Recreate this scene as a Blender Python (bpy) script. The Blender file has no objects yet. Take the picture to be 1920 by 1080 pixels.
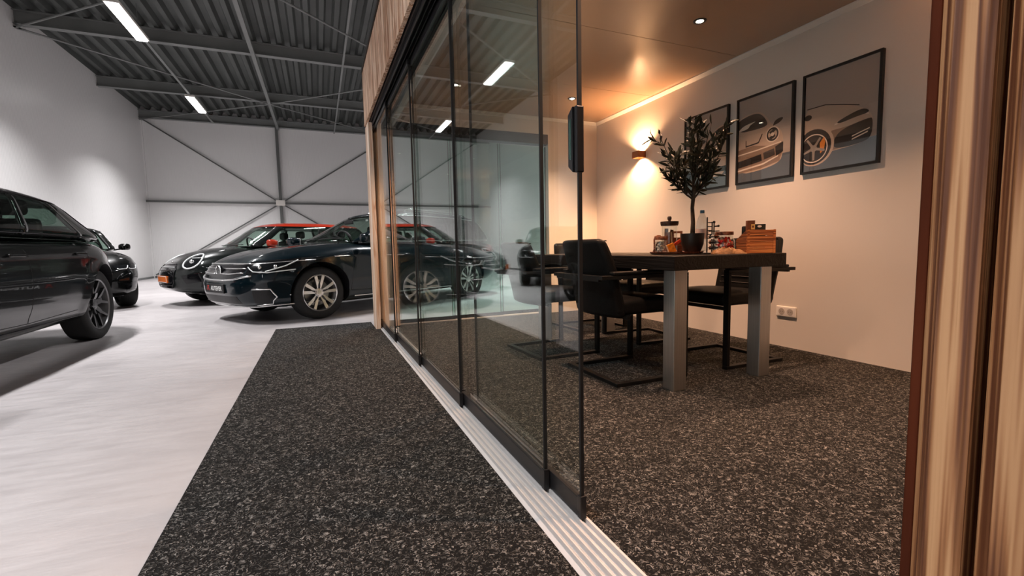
import bpy, bmesh, math, random
import numpy as np
from mathutils import Vector, Matrix
from mathutils.bvhtree import BVHTree
from mathutils.geometry import tessellate_polygon

S = bpy.context.scene
C = S.collection
rnd = random.Random(7)
PI = math.pi

# ------------------------------------------------------------------ camera
cam_d = bpy.data.cameras.new('camera')
cam = bpy.data.objects.new('camera', cam_d)
C.objects.link(cam)
S.camera = cam
cam_d.sensor_width = 36.0
cam_d.lens = 856.0 / 1920.0 * 36.0
cam_d.clip_start = 0.03
cam_d.clip_end = 100
_v1 = Vector((598 - 960, 473 - 540, 856.0)).normalized()      # image direction of the hall's length
_v2 = Vector((3007 - 960, 425 - 540, 856.0)).normalized()     # image direction of the hall's width
_Y = _v1
_X = (_v2 - _v2.dot(_Y) * _Y).normalized()
_Z = _X.cross(_Y)
if _Z.y > 0: _Z = -_Z
right = Vector((_X.x, _Y.x, _Z.x)); up = -Vector((_X.y, _Y.y, _Z.y)); back = -Vector((_X.z, _Y.z, _Z.z))
cam.matrix_world = Matrix(((right.x, up.x, back.x, 0), (right.y, up.y, back.y, 0), (right.z, up.z, back.z, 0.85), (0, 0, 0, 1)))

# ------------------------------------------------------------------ world and exposure
wd = bpy.data.worlds.new('world'); S.world = wd
wd.use_nodes = True
wd.node_tree.nodes['Background'].inputs[0].default_value = (0.75, 0.8, 0.85, 1)
wd.node_tree.nodes['Background'].inputs[1].default_value = 0.02
S.view_settings.view_transform = 'Standard'
S.view_settings.look = 'None'
S.view_settings.exposure = 0.0
S.view_settings.gamma = 1.0
try:
    S.cycles.max_bounces = 10; S.cycles.transparent_max_bounces = 24; S.cycles.glossy_bounces = 5
    S.cycles.sample_clamp_indirect = 6
    S.cycles.caustics_reflective = False; S.cycles.caustics_refractive = False
except Exception: pass

# ------------------------------------------------------------------ hall lighting (fluorescent strips under the roof)
HALL_Z = 5.53
HALL_X = -3.30
HALL_W = 232.0
HALL_SPREAD = math.radians(112)
hall_lamp_spots = [(HALL_X, 11.82), (HALL_X, 17.4), (HALL_X, 6.2), (HALL_X, 0.6), (HALL_X, -4.5),
                   (3.0, 14.6), (3.0, 9.0), (3.0, 3.4), (3.0, -3.0)]
def area(name, loc, rot, sx, sy, power, col):
    l = bpy.data.lights.new(name, 'AREA'); l.shape = 'RECTANGLE'; l.size = sx; l.size_y = sy
    l.energy = power; l.color = col
    o = bpy.data.objects.new(name, l); C.objects.link(o); o.location = loc; o.rotation_euler = rot
    return o
def spot(name, loc, rot, power, col, size, blend, r=0.02):
    l = bpy.data.lights.new(name, 'SPOT'); l.energy = power; l.color = col; l.spot_size = size; l.spot_blend = blend
    l.shadow_soft_size = r
    o = bpy.data.objects.new(name, l); C.objects.link(o); o.location = loc; o.rotation_euler = rot
    return o
for hx, hy in hall_lamp_spots:
    _l = area('hall_light', (hx, hy, HALL_Z - 0.05), (0, 0, 0), 0.2, 1.6, HALL_W, (1.0, 0.975, 0.98))
    _l.data.spread = HALL_SPREAD

# ================================================================== materials
def lin(r, g, b):
    f = lambda v: (v / 255 / 12.92) if v / 255 <= 0.04045 else ((v / 255 + 0.055) / 1.055) ** 2.4
    return (f(r), f(g), f(b), 1)
def new_mat(name):
    m = bpy.data.materials.new(name); m.use_nodes = True
    nt = m.node_tree; nt.nodes.clear()
    out = nt.nodes.new('ShaderNodeOutputMaterial')
    return m, nt, out
def pmat(name, col, rough=0.5, metal=0.0, coat=0.0, noise=None, bump=None, spec=0.5, emis=None, trans=0.0, ior=1.45):
    """plain principled material; noise=(scale, amount, stretch) varies its colour; bump=(scale, strength, stretch)"""
    m, nt, out = new_mat(name)
    p = nt.nodes.new('ShaderNodeBsdfPrincipled')
    p.inputs['Base Color'].default_value = col
    p.inputs['Roughness'].default_value = rough
    p.inputs['Metallic'].default_value = metal
    p.inputs['Coat Weight'].default_value = coat
    p.inputs['Coat Roughness'].default_value = 0.03
    p.inputs['Specular IOR Level'].default_value = spec
    p.inputs['Transmission Weight'].default_value = trans
    p.inputs['IOR'].default_value = ior
    if emis:
        p.inputs['Emission Color'].default_value = emis[0]; p.inputs['Emission Strength'].default_value = emis[1]
    nt.links.new(p.outputs[0], out.inputs[0])
    tc = nt.nodes.new('ShaderNodeTexCoord')
    def tex(scale, stretch):
        mp = nt.nodes.new('ShaderNodeMapping'); mp.inputs['Scale'].default_value = stretch
        nt.links.new(tc.outputs['Object'], mp.inputs[0])
        n = nt.nodes.new('ShaderNodeTexNoise'); n.inputs['Scale'].default_value = scale; n.inputs['Detail'].default_value = 4
        nt.links.new(mp.outputs[0], n.inputs['Vector'])
        return n
    if noise:
        n = tex(noise[0], noise[2] if len(noise) > 2 else (1, 1, 1))
        r = nt.nodes.new('ShaderNodeValToRGB')
        a = noise[1]
        r.color_ramp.elements[0].position = 0.3; r.color_ramp.elements[1].position = 0.7
        r.color_ramp.elements[0].color = tuple(c * (1 - a) for c in col[:3]) + (1,)
        r.color_ramp.elements[1].color = tuple(min(1, c * (1 + a)) for c in col[:3]) + (1,)
        nt.links.new(n.outputs[0], r.inputs[0]); nt.links.new(r.outputs[0], p.inputs['Base Color'])
    if bump:
        n = tex(bump[0], bump[2] if len(bump) > 2 else (1, 1, 1))
        b = nt.nodes.new('ShaderNodeBump'); b.inputs['Strength'].default_value = bump[1]; b.inputs['Distance'].default_value = 0.01
        nt.links.new(n.outputs[0], b.inputs['Height']); nt.links.new(b.outputs[0], p.inputs['Normal'])
    return m
def pane_mat(name, tint, f0=0.04, rough=0.0):
    """clear pane: transparent body with Fresnel (Schlick) mirror reflection on each face"""
    m, nt, out = new_mat(name)
    tr = nt.nodes.new('ShaderNodeBsdfTransparent'); tr.inputs[0].default_value = tint
    gl = nt.nodes.new('ShaderNodeBsdfGlossy'); gl.inputs['Roughness'].default_value = rough; gl.inputs[0].default_value = (1, 1, 1, 1)
    lw = nt.nodes.new('ShaderNodeLayerWeight'); lw.inputs[0].default_value = 0.5
    pw = nt.nodes.new('ShaderNodeMath'); pw.operation = 'POWER'; pw.inputs[1].default_value = 5
    ma = nt.nodes.new('ShaderNodeMath'); ma.operation = 'MULTIPLY_ADD'; ma.inputs[1].default_value = 1 - f0; ma.inputs[2].default_value = f0
    mx = nt.nodes.new('ShaderNodeMixShader')
    L = nt.links.new
    L(lw.outputs['Facing'], pw.inputs[0]); L(pw.outputs[0], ma.inputs[0]); L(ma.outputs[0], mx.inputs[0])
    L(tr.outputs[0], mx.inputs[1]); L(gl.outputs[0], mx.inputs[2]); L(mx.outputs[0], out.inputs[0])
    return m
def emit_mat(name, col, s):
    m, nt, out = new_mat(name)
    e = nt.nodes.new('ShaderNodeEmission'); e.inputs[0].default_value = col; e.inputs[1].default_value = s
    nt.links.new(e.outputs[0], out.inputs[0]); return m
def ramp(nt, stops):
    r = nt.nodes.new('ShaderNodeValToRGB'); cr = r.color_ramp
    while len(cr.elements) < len(stops): cr.elements.new(0.5)
    for e, (p, c) in zip(cr.elements, stops): e.position = p; e.color = c
    return r
def carpet_mat():
    m, nt, out = new_mat('short_loop_carpet'); L = nt.links.new
    p = nt.nodes.new('ShaderNodeBsdfPrincipled'); p.inputs['Roughness'].default_value = 0.95; p.inputs['Specular IOR Level'].default_value = 0.12
    tc = nt.nodes.new('ShaderNodeTexCoord')
    # wandering threads: contour lines of a distorted noise
    n = nt.nodes.new('ShaderNodeTexNoise'); n.inputs['Scale'].default_value = 58; n.inputs['Detail'].default_value = 1.0; n.inputs['Distortion'].default_value = 1.4
    L(tc.outputs['Object'], n.inputs['Vector'])
    m1 = nt.nodes.new('ShaderNodeMath'); m1.operation = 'MULTIPLY'; m1.inputs[1].default_value = 22
    m2 = nt.nodes.new('ShaderNodeMath'); m2.operation = 'SINE'
    L(n.outputs[0], m1.inputs[0]); L(m1.outputs[0], m2.inputs[0])
    r = ramp(nt, [(0.0, (0.007, 0.007, 0.007, 1)), (0.45, (0.015, 0.015, 0.0145, 1)), (0.74, (0.060, 0.059, 0.056, 1)), (1.0, (0.225, 0.22, 0.21, 1))])
    mr = nt.nodes.new('ShaderNodeMapRange'); mr.inputs[1].default_value = -1; mr.inputs[2].default_value = 1
    n2 = nt.nodes.new('ShaderNodeTexNoise'); n2.inputs['Scale'].default_value = 60; n2.inputs['Detail'].default_value = 1
    L(tc.outputs['Object'], n2.inputs['Vector'])
    mr2 = nt.nodes.new('ShaderNodeMapRange'); mr2.inputs[1].default_value = 0.38; mr2.inputs[2].default_value = 0.62; mr2.inputs[3].default_value = 0.66
    mu = nt.nodes.new('ShaderNodeMath'); mu.operation = 'MULTIPLY'
    L(m2.outputs[0], mr.inputs[0]); L(n2.outputs[0], mr2.inputs[0]); L(mr.outputs[0], mu.inputs[0]); L(mr2.outputs[0], mu.inputs[1])
    L(mu.outputs[0], r.inputs[0]); L(r.outputs[0], p.inputs['Base Color'])
    b = nt.nodes.new('ShaderNodeBump'); b.inputs['Strength'].default_value = 0.8; b.inputs['Distance'].default_value = 0.004
    L(mu.outputs[0], b.inputs['Height']); L(b.outputs[0], p.inputs['Normal']); L(p.outputs[0], out.inputs[0])
    return m
def concrete_mat():
    m, nt, out = new_mat('polished_concrete'); L = nt.links.new
    p = nt.nodes.new('ShaderNodeBsdfPrincipled'); p.inputs['Specular IOR Level'].default_value = 0.5
    tc = nt.nodes.new('ShaderNodeTexCoord')
    n = nt.nodes.new('ShaderNodeTexNoise'); n.inputs['Scale'].default_value = 1.3; n.inputs['Detail'].default_value = 9; n.inputs['Roughness'].default_value = 0.6
    n2 = nt.nodes.new('ShaderNodeTexNoise'); n2.inputs['Scale'].default_value = 9; n2.inputs['Detail'].default_value = 5
    mp = nt.nodes.new('ShaderNodeMapping'); mp.inputs['Scale'].default_value = (0.5, 2.2, 1)
    L(tc.outputs['Object'], n.inputs['Vector']); L(tc.outputs['Object'], mp.inputs[0]); L(mp.outputs[0], n2.inputs['Vector'])
    r = ramp(nt, [(0.3, (0.36, 0.338, 0.342, 1)), (0.7, (0.46, 0.437, 0.44, 1))])
    L(n.outputs[0], r.inputs[0]); L(r.outputs[0], p.inputs['Base Color'])
    r2 = ramp(nt, [(0.3, (0.28, 0.28, 0.28, 1)), (0.7, (0.48, 0.48, 0.48, 1))])
    L(n2.outputs[0], r2.inputs[0]); L(r2.outputs[0], p.inputs['Roughness'])
    b = nt.nodes.new('ShaderNodeBump'); b.inputs['Strength'].default_value = 0.12; b.inputs['Distance'].default_value = 0.02
    L(n2.outputs[0], b.inputs['Height']); L(b.outputs[0], p.inputs['Normal']); L(p.outputs[0], out.inputs[0])
    return m
def wood_mat(name, c1, c2, c3, scale=1.0, rough=0.55, axis='Z', across=30.0, dist=0.6, lines=26):
    """long-grained board; axis = direction of the grain"""
    m, nt, out = new_mat(name); L = nt.links.new
    p = nt.nodes.new('ShaderNodeBsdfPrincipled'); p.inputs['Roughness'].default_value = rough
    tc = nt.nodes.new('ShaderNodeTexCoord')
    mp = nt.nodes.new('ShaderNodeMapping')
    s = [across * scale] * 3; s['XYZ'.index(axis)] = (1.4 if lines > 22 else 1.0) * scale
    mp.inputs['Scale'].default_value = s
    L(tc.outputs['Object'], mp.inputs[0])
    n = nt.nodes.new('ShaderNodeTexNoise'); n.inputs['Scale'].default_value = 1; n.inputs['Detail'].default_value = 3; n.inputs['Distortion'].default_value = dist
    L(mp.outputs[0], n.inputs['Vector'])
    m1 = nt.nodes.new('ShaderNodeMath'); m1.operation = 'MULTIPLY'; m1.inputs[1].default_value = lines
    m2 = nt.nodes.new('ShaderNodeMath'); m2.operation = 'SINE'
    L(n.outputs[0], m1.inputs[0]); L(m1.outputs[0], m2.inputs[0])
    mr = nt.nodes.new('ShaderNodeMapRange'); mr.inputs[1].default_value = -1; mr.inputs[2].default_value = 1
    L(m2.outputs[0], mr.inputs[0])
    r = ramp(nt, [(0.0, c1), (0.5, c2), (1.0, c3)])
    L(mr.outputs[0], r.inputs[0])
    # broad tone drift
    n3 = nt.nodes.new('ShaderNodeTexNoise'); n3.inputs['Scale'].default_value = 0.35; n3.inputs['Detail'].default_value = 2
    L(mp.outputs[0], n3.inputs['Vector'])
    r3 = ramp(nt, [(0.35, (0.7, 0.62, 0.55, 1)), (0.65, (1.1, 1.1, 1.1, 1))])
    L(n3.outputs[0], r3.inputs[0])
    mx = nt.nodes.new('ShaderNodeMixRGB'); mx.blend_type = 'MULTIPLY'; mx.inputs[0].default_value = 1
    L(r.outputs[0], mx.inputs[1]); L(r3.outputs[0], mx.inputs[2]); L(mx.outputs[0], p.inputs['Base Color'])
    b = nt.nodes.new('ShaderNodeBump'); b.inputs['Strength'].default_value = 0.35; b.inputs['Distance'].default_value = 0.003
    L(mr.outputs[0], b.inputs['Height']); L(b.outputs[0], p.inputs['Normal']); L(p.outputs[0], out.inputs[0])
    return m
def ribbed_wall_mat(name, col, axis, rough=0.27):
    """insulated steel panel: fine vertical micro-ribs plus a joint every 1.1 m"""
    m, nt, out = new_mat(name); L = nt.links.new
    p = nt.nodes.new('ShaderNodeBsdfPrincipled'); p.inputs['Roughness'].default_value = rough; p.inputs['Base Color'].default_value = col
    p.inputs['Specular IOR Level'].default_value = 0.6
    tc = nt.nodes.new('ShaderNodeTexCoord'); sp = nt.nodes.new('ShaderNodeSeparateXYZ'); L(tc.outputs['Object'], sp.inputs[0])
    o = sp.outputs[axis]
    a = nt.nodes.new('ShaderNodeMath'); a.operation = 'MULTIPLY'; a.inputs[1].default_value = 2 * PI / 0.05
    s = nt.nodes.new('ShaderNodeMath'); s.operation = 'SINE'; L(o, a.inputs[0]); L(a.outputs[0], s.inputs[0])
    md = nt.nodes.new('ShaderNodeMath'); md.operation = 'FRACT'
    dv = nt.nodes.new('ShaderNodeMath'); dv.operation = 'DIVIDE'; dv.inputs[1].default_value = 1.1; L(o, dv.inputs[0]); L(dv.outputs[0], md.inputs[0])
    lt = nt.nodes.new('ShaderNodeMath'); lt.operation = 'LESS_THAN'; lt.inputs[1].default_value = 0.012; L(md.outputs[0], lt.inputs[0])
    ms = nt.nodes.new('ShaderNodeMath'); ms.operation = 'MULTIPLY_ADD'; ms.inputs[1].default_value = -8; L(lt.outputs[0], ms.inputs[0]); L(s.outputs[0], ms.inputs[2])
    b = nt.nodes.new('ShaderNodeBump'); b.inputs['Strength'].default_value = 0.8; b.inputs['Distance'].default_value = 0.0012
    L(ms.outputs[0], b.inputs['Height']); L(b.outputs[0], p.inputs['Normal']); L(p.outputs[0], out.inputs[0])
    return m

M = {}
M['carpet'] = carpet_mat()
M['concrete'] = concrete_mat()
M['wallY'] = ribbed_wall_mat('steel_panel_long', (0.76, 0.755, 0.75, 1), 'Y')
M['wallX'] = ribbed_wall_mat('steel_panel_short', (0.76, 0.755, 0.75, 1), 'X')
M['deck'] = pmat('galvanised_roof_deck', (0.085, 0.092, 0.088, 1), 0.5, 0.3, noise=(1.5, 0.12))
M['steel'] = pmat('grey_painted_steel', (0.19, 0.20, 0.195, 1), 0.5, 0.1, noise=(2, 0.08))
M['steel_dark'] = pmat('bracing_steel', (0.13, 0.135, 0.13, 1), 0.5, 0.2, noise=(2, 0.08))
M['room_wall'] = pmat('cream_wall_panel', (0.74, 0.70, 0.64, 1), 0.42, bump=(3, 0.05, (1, 6, 0.4)), noise=(1.5, 0.02))
M['room_ceil'] = pmat('satin_ceiling_panel', (0.40, 0.26, 0.165, 1), 0.22, bump=(2.5, 0.06, (1, 5, 1)), noise=(1.5, 0.03), spec=0.9)
M['trim_white'] = pmat('white_trim', (0.80, 0.77, 0.72, 1), 0.35, noise=(4, 0.02))
M['black_alu'] = pmat('black_aluminium', (0.012, 0.012, 0.013, 1), 0.35, 0.0, noise=(20, 0.1))
M['black_seal'] = pmat('black_rubber', (0.006, 0.006, 0.006, 1), 0.6, noise=(20, 0.1))
M['white_alu'] = pmat('white_aluminium_track', (0.52, 0.51, 0.505, 1), 0.4, 0.0, noise=(20, 0.03))
M['pane'] = pane_mat('sliding_glass', (0.945, 0.98, 0.968, 1))
M['pane_end'] = pane_mat('green_tinted_glass', (0.84, 0.955, 0.91, 1))
M['pane_edge'] = pmat('glass_edge', (0.03, 0.075, 0.06, 1), 0.15, noise=(20, 0.1))
M['clad'] = wood_mat('profiled_wood_cladding', lin(92, 52, 28), lin(152, 104, 66), lin(186, 142, 100), 1.0, 0.5, 'Z', 62, 0.18, 21)
M['clad_far'] = wood_mat('light_wood_cladding', lin(176, 124, 90), lin(238, 202, 170), lin(250, 226, 204), 1.0, 0.55, 'Z', 34)
M['clad_back'] = pmat('dark_board_behind_cladding', lin(74, 34, 18), 0.8, spec=0.1, noise=(30, 0.3, (1, 1, 0.1)))
M['pillar_wood'] = wood_mat('pale_planed_wood', lin(224, 186, 156), lin(246, 220, 196), lin(252, 234, 216), 0.8, 0.5, 'Z', 20)
M['table_wood'] = wood_mat('black_stained_oak', (0.0015, 0.0012, 0.001, 1), (0.0025, 0.002, 0.0018, 1), (0.004, 0.0032, 0.003, 1), 1.0, 0.6, 'Y', 20)
M['table_wood'].node_tree.nodes['Principled BSDF'].inputs['Specular IOR Level'].default_value = 0.2
M['brushed'] = pmat('brushed_steel_leg', (0.50, 0.49, 0.47, 1), 0.36, 1.0, noise=(3, 0.12, (60, 60, 1)))
M['leather'] = pmat('black_leatherette', (0.006, 0.006, 0.006, 1), 0.45, spec=0.13, bump=(160, 0.15), noise=(30, 0.15))
M['chair_metal'] = pmat('black_powder_coat', (0.006, 0.006, 0.006, 1), 0.45, spec=0.2, noise=(30, 0.1))
M['frame_black'] = pmat('black_picture_frame', (0.010, 0.009, 0.009, 1), 0.35, noise=(30, 0.1))
M['lamp_body'] = pmat('wall_lamp_body', lin(150, 95, 60), 0.35, 0.3, noise=(20, 0.1))
M['warm_emit'] = emit_mat('warm_lamp_glow', (1.0, 0.62, 0.30, 1), 28)
M['cool_emit'] = emit_mat('fluorescent_diffuser', (1.0, 0.98, 0.99, 1), 9)
M['spot_emit'] = emit_mat('downlight_bulb', (1.0, 0.86, 0.66, 1), 16)
M['outlet'] = pmat('white_outlet_plastic', (0.8, 0.78, 0.74, 1), 0.3, noise=(20, 0.02))
M['outlet_dark'] = pmat('socket_recess', (0.45, 0.42, 0.38, 1), 0.4, noise=(20, 0.02))
M['pot'] = pmat('black_pot', (0.010, 0.011, 0.011, 1), 0.4, noise=(20, 0.15))
M['soil'] = pmat('dark_soil', (0.02, 0.013, 0.008, 1), 0.9, bump=(120, 0.6), noise=(90, 0.4))
M['bark'] = pmat('olive_bark', (0.045, 0.032, 0.022, 1), 0.8, bump=(70, 0.6, (1, 1, 0.3)), noise=(60, 0.35))
M['leaf'] = pmat('olive_leaf', (0.030, 0.032, 0.019, 1), 0.55, spec=.3, noise=(40, 0.35))
M['olive'] = pmat('dark_olive_fruit', (0.012, 0.008, 0.010, 1), 0.3, noise=(40, 0.2))
M['jar'] = pane_mat('jar_glass', (0.96, 0.97, 0.96, 1), 0.05)
M['pet'] = pane_mat('clear_plastic_bottle', (0.93, 0.95, 0.96, 1), 0.06)
M['jar_lid_dark'] = wood_mat('dark_wood_lid', lin(30, 18, 12), lin(52, 32, 22), lin(80, 50, 34), 1, 0.5, 'X', 40)
M['lid_wood'] = wood_mat('brown_wood_lid', lin(84, 44, 28), lin(128, 76, 50), lin(160, 104, 74), 1, 0.5, 'X', 40)
M['tray_wood'] = wood_mat('red_brown_tray', lin(80, 38, 24), lin(122, 66, 44), lin(150, 92, 66), 1, 0.5, 'Y', 30)
M['crate_wood'] = wood_mat('orange_pine_crate', lin(128, 66, 26), lin(188, 108, 52), lin(222, 148, 84), 1, 0.55, 'X', 60)
M['crate_side'] = wood_mat('crate_side_wood', lin(90, 48, 22), lin(140, 80, 42), lin(172, 108, 62), 1, 0.6, 'Y', 60)
M['blue_cap'] = pmat('blue_bottle_cap', lin(50, 92, 116), 0.35, noise=(30, 0.05))
M['candy_red'] = pmat('red_candy', lin(214, 40, 28), 0.3, noise=(60, 0.3))
M['candy_white'] = pmat('white_candy_wrapper', lin(230, 214, 196), 0.25, noise=(60, 0.2))
M['candy_pink'] = pmat('pink_candy', lin(222, 130, 108), 0.3, noise=(60, 0.2))
M['candy_grey'] = pmat('silver_mint_wrapper', lin(205, 208, 206), 0.25, 0.3, noise=(60, 0.3))
M['biscuit'] = pmat('brown_biscuit_wrapper', lin(112, 62, 34), 0.35, noise=(60, 0.3))
M['packet_red'] = pmat('red_packet', lin(168, 52, 26), 0.35, noise=(50, 0.3))
M['packet_orange'] = pmat('orange_packet', lin(212, 130, 36), 0.35, noise=(50, 0.35))
M['packet_cream'] = pmat('cream_paper', lin(228, 204, 170), 0.6, noise=(40, 0.06))
M['rack_metal'] = pmat('black_wire', (0.008, 0.007, 0.007, 1), 0.35, noise=(30, 0.1))
M['bag'] = pmat('beige_paper_bag', lin(140, 104, 68), 0.5, bump=(45, 1.0), noise=(30, 0.5))
M['box_brown'] = pmat('brown_carton', lin(112, 62, 34), 0.6, noise=(40, 0.15))
M['box_dark'] = pmat('dark_teal_carton', lin(24, 34, 34), 0.5, noise=(40, 0.15))
M['label_y'] = pmat('yellow_label', lin(228, 188, 110), 0.6, noise=(40, 0.05))
M['white_p'] = pmat('white_print', lin(240, 236, 228), 0.5, noise=(40, 0.02))
M['black_p'] = pmat('black_moulding', (0.01, 0.01, 0.01, 1), 0.4, noise=(40, 0.1))

# ================================================================== mesh helpers
class MB:
    def __init__(s): s.v = []; s.f = []; s.m = []
    def add(s, vs, fs, mi=0):
        o = len(s.v); s.v += [tuple(v) for v in vs]
        for f in fs: s.f.append(tuple(i + o for i in f)); s.m.append(mi)
        return s
    def box(s, x0, x1, y0, y1, z0, z1, mi=0, mat=None):
        vs = [(x, y, z) for x in (x0, x1) for y in (y0, y1) for z in (z0, z1)]
        if mat is not None: vs = [tuple(mat @ Vector(v)) for v in vs]
        return s.add(vs, [(0, 1, 3, 2), (4, 6, 7, 5), (0, 4, 5, 1), (2, 3, 7, 6), (0, 2, 6, 4), (1, 5, 7, 3)], mi)
    def bar(s, p, q, w, h, mi=0, upv=(0, 0, 1)):
        p = Vector(p); q = Vector(q); d = (q - p).normalized(); u = Vector(upv)
        if abs(d.dot(u)) > 0.98: u = Vector((1, 0, 0))
        a = d.cross(u).normalized() * w / 2; b = a.cross(d).normalized() * h / 2
        vs = [p + i * a + j * b for i, j in ((-1, -1), (1, -1), (1, 1), (-1, 1))] + [q + i * a + j * b for i, j in ((-1, -1), (1, -1), (1, 1), (-1, 1))]
        return s.add(vs, [(3, 2, 1, 0), (4, 5, 6, 7), (0, 1, 5, 4), (1, 2, 6, 5), (2, 3, 7, 6), (3, 0, 4, 7)], mi)
    def tube(s, pts, rad, n=8, mi=0, closed=False, cap=True):
        pts = [Vector(p) for p in pts]; k = len(pts)
        rads = rad if isinstance(rad, (list, tuple)) else [rad] * k
        o = len(s.v); prev = None
        for i, p in enumerate(pts):
            if closed: d = pts[(i + 1) % k] - pts[i - 1]
            else: d = pts[min(i + 1, k - 1)] - pts[max(i - 1, 0)]
            d.normalize()
            if prev is None:
                u = Vector((0, 0, 1)) if abs(d.z) < 0.9 else Vector((1, 0, 0))
                a = d.cross(u).normalized()
            else:
                a = (prev - d * prev.dot(d)).normalized()
            prev = a; b = d.cross(a)
            for j in range(n):
                t = 2 * PI * j / n
                s.v.append(tuple(p + (a * math.cos(t) + b * math.sin(t)) * rads[i]))
        for i in range(k if closed else k - 1):
            for j in range(n):
                i2 = (i + 1) % k
                s.f.append((o + i * n + j, o + i * n + (j + 1) % n, o + i2 * n + (j + 1) % n, o + i2 * n + j)); s.m.append(mi)
        if cap and not closed:
            s.f.append(tuple(o + j for j in range(n))[::-1]); s.m.append(mi)
            s.f.append(tuple(o + (k - 1) * n + j for j in range(n))); s.m.append(mi)
        return s
    def lathe(s, prof, n=24, mi=0, axis='Z', loc=(0, 0, 0), arc=2 * PI):
        """prof = (radius, height) pairs"""
        o = len(s.v); k = len(prof)
        for r, h in prof:
            for j in range(n):
                t = arc * j / n; a, b = r * math.cos(t), r * math.sin(t)
                v = (a, b, h) if axis == 'Z' else ((a, h, b) if axis == 'Y' else (h, a, b))
                s.v.append((v[0] + loc[0], v[1] + loc[1], v[2] + loc[2]))
        for i in range(k - 1):
            for j in range(n):
                s.f.append((o + i * n + j, o + i * n + (j + 1) % n, o + (i + 1) * n + (j + 1) % n, o + (i + 1) * n + j)); s.m.append(mi)
        if prof[0][0] > 1e-6: s.f.append(tuple(o + j for j in range(n))[::-1]); s.m.append(mi)
        if prof[-1][0] > 1e-6: s.f.append(tuple(o + (k - 1) * n + j for j in range(n))); s.m.append(mi)
        return s
    def prism(s, poly, h0, h1, axis='Z', mi=0):
        n = len(poly)
        def P(a, b, h): return {'Z': (a, b, h), 'Y': (a, h, b), 'X': (h, a, b)}[axis]
        vs = [P(a, b, h0) for a, b in poly] + [P(a, b, h1) for a, b in poly]
        tri = tessellate_polygon([[Vector((a, b, 0)) for a, b in poly]])
        fs = [tuple(t)[::-1] for t in tri] + [tuple(i + n for i in t) for t in tri]
        fs += [(i, (i + 1) % n, (i + 1) % n + n, i + n) for i in range(n)]
        return s.add(vs, fs, mi)
    def ball(s, c, r, n=8, mi=0, sc=(1, 1, 1)):
        k = max(4, n // 2 + 1)
        prof = [(r * math.sin(PI * i / k), -r * math.cos(PI * i / k)) for i in range(k + 1)]
        o = len(s.v); s.lathe([(max(a, 1e-7), b) for a, b in prof], n, mi)
        for i in range(o, len(s.v)):
            v = s.v[i]; s.v[i] = (v[0] * sc[0] + c[0], v[1] * sc[1] + c[1], v[2] * sc[2] + c[2])
        return s
    def obj(s, name, mats, parent=None, smooth=None, bevel=None, sub=0, loc=None):
        me = bpy.data.meshes.new(name); me.from_pydata(s.v, [], s.f); me.validate(clean_customdata=False)
        if not isinstance(mats, (list, tuple)): mats = [mats]
        for m in mats: me.materials.append(m)
        if len(mats) > 1:
            for i, p in enumerate(me.polygons): p.material_index = s.m[i] if i < len(s.m) else 0
        bm = bmesh.new(); bm.from_mesh(me); bmesh.ops.recalc_face_normals(bm, faces=bm.faces); bm.to_mesh(me); bm.free()
        o = bpy.data.objects.new(name, me); C.objects.link(o)
        if parent: o.parent = parent
        if loc: o.location = loc
        if bevel:
            b = o.modifiers.new('bevel', 'BEVEL'); b.width = bevel; b.segments = 2; b.limit_method = 'ANGLE'; b.angle_limit = 0.7
        if sub:
            u = o.modifiers.new('sub', 'SUBSURF'); u.levels = sub; u.render_levels = sub
        if smooth is not None:
            for p in me.polygons: p.use_smooth = True
            if smooth < 3: me.set_sharp_from_angle(angle=smooth)
        return o
def tag(o, label=None, cat=None, group=None, kind=None):
    if label: o['label'] = label
    if cat: o['category'] = cat
    if group: o['group'] = group
    if kind: o['kind'] = kind
    return o
def thing(name, label, cat, loc=(0, 0, 0), rz=0.0, group=None):
    o = bpy.data.objects.new(name, None); C.objects.link(o); o.empty_display_size = 0.1
    o.location = loc; o.rotation_euler = (0, 0, rz)
    return tag(o, label, cat, group)
def struct(o): o['kind'] = 'structure'; return o
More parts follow.
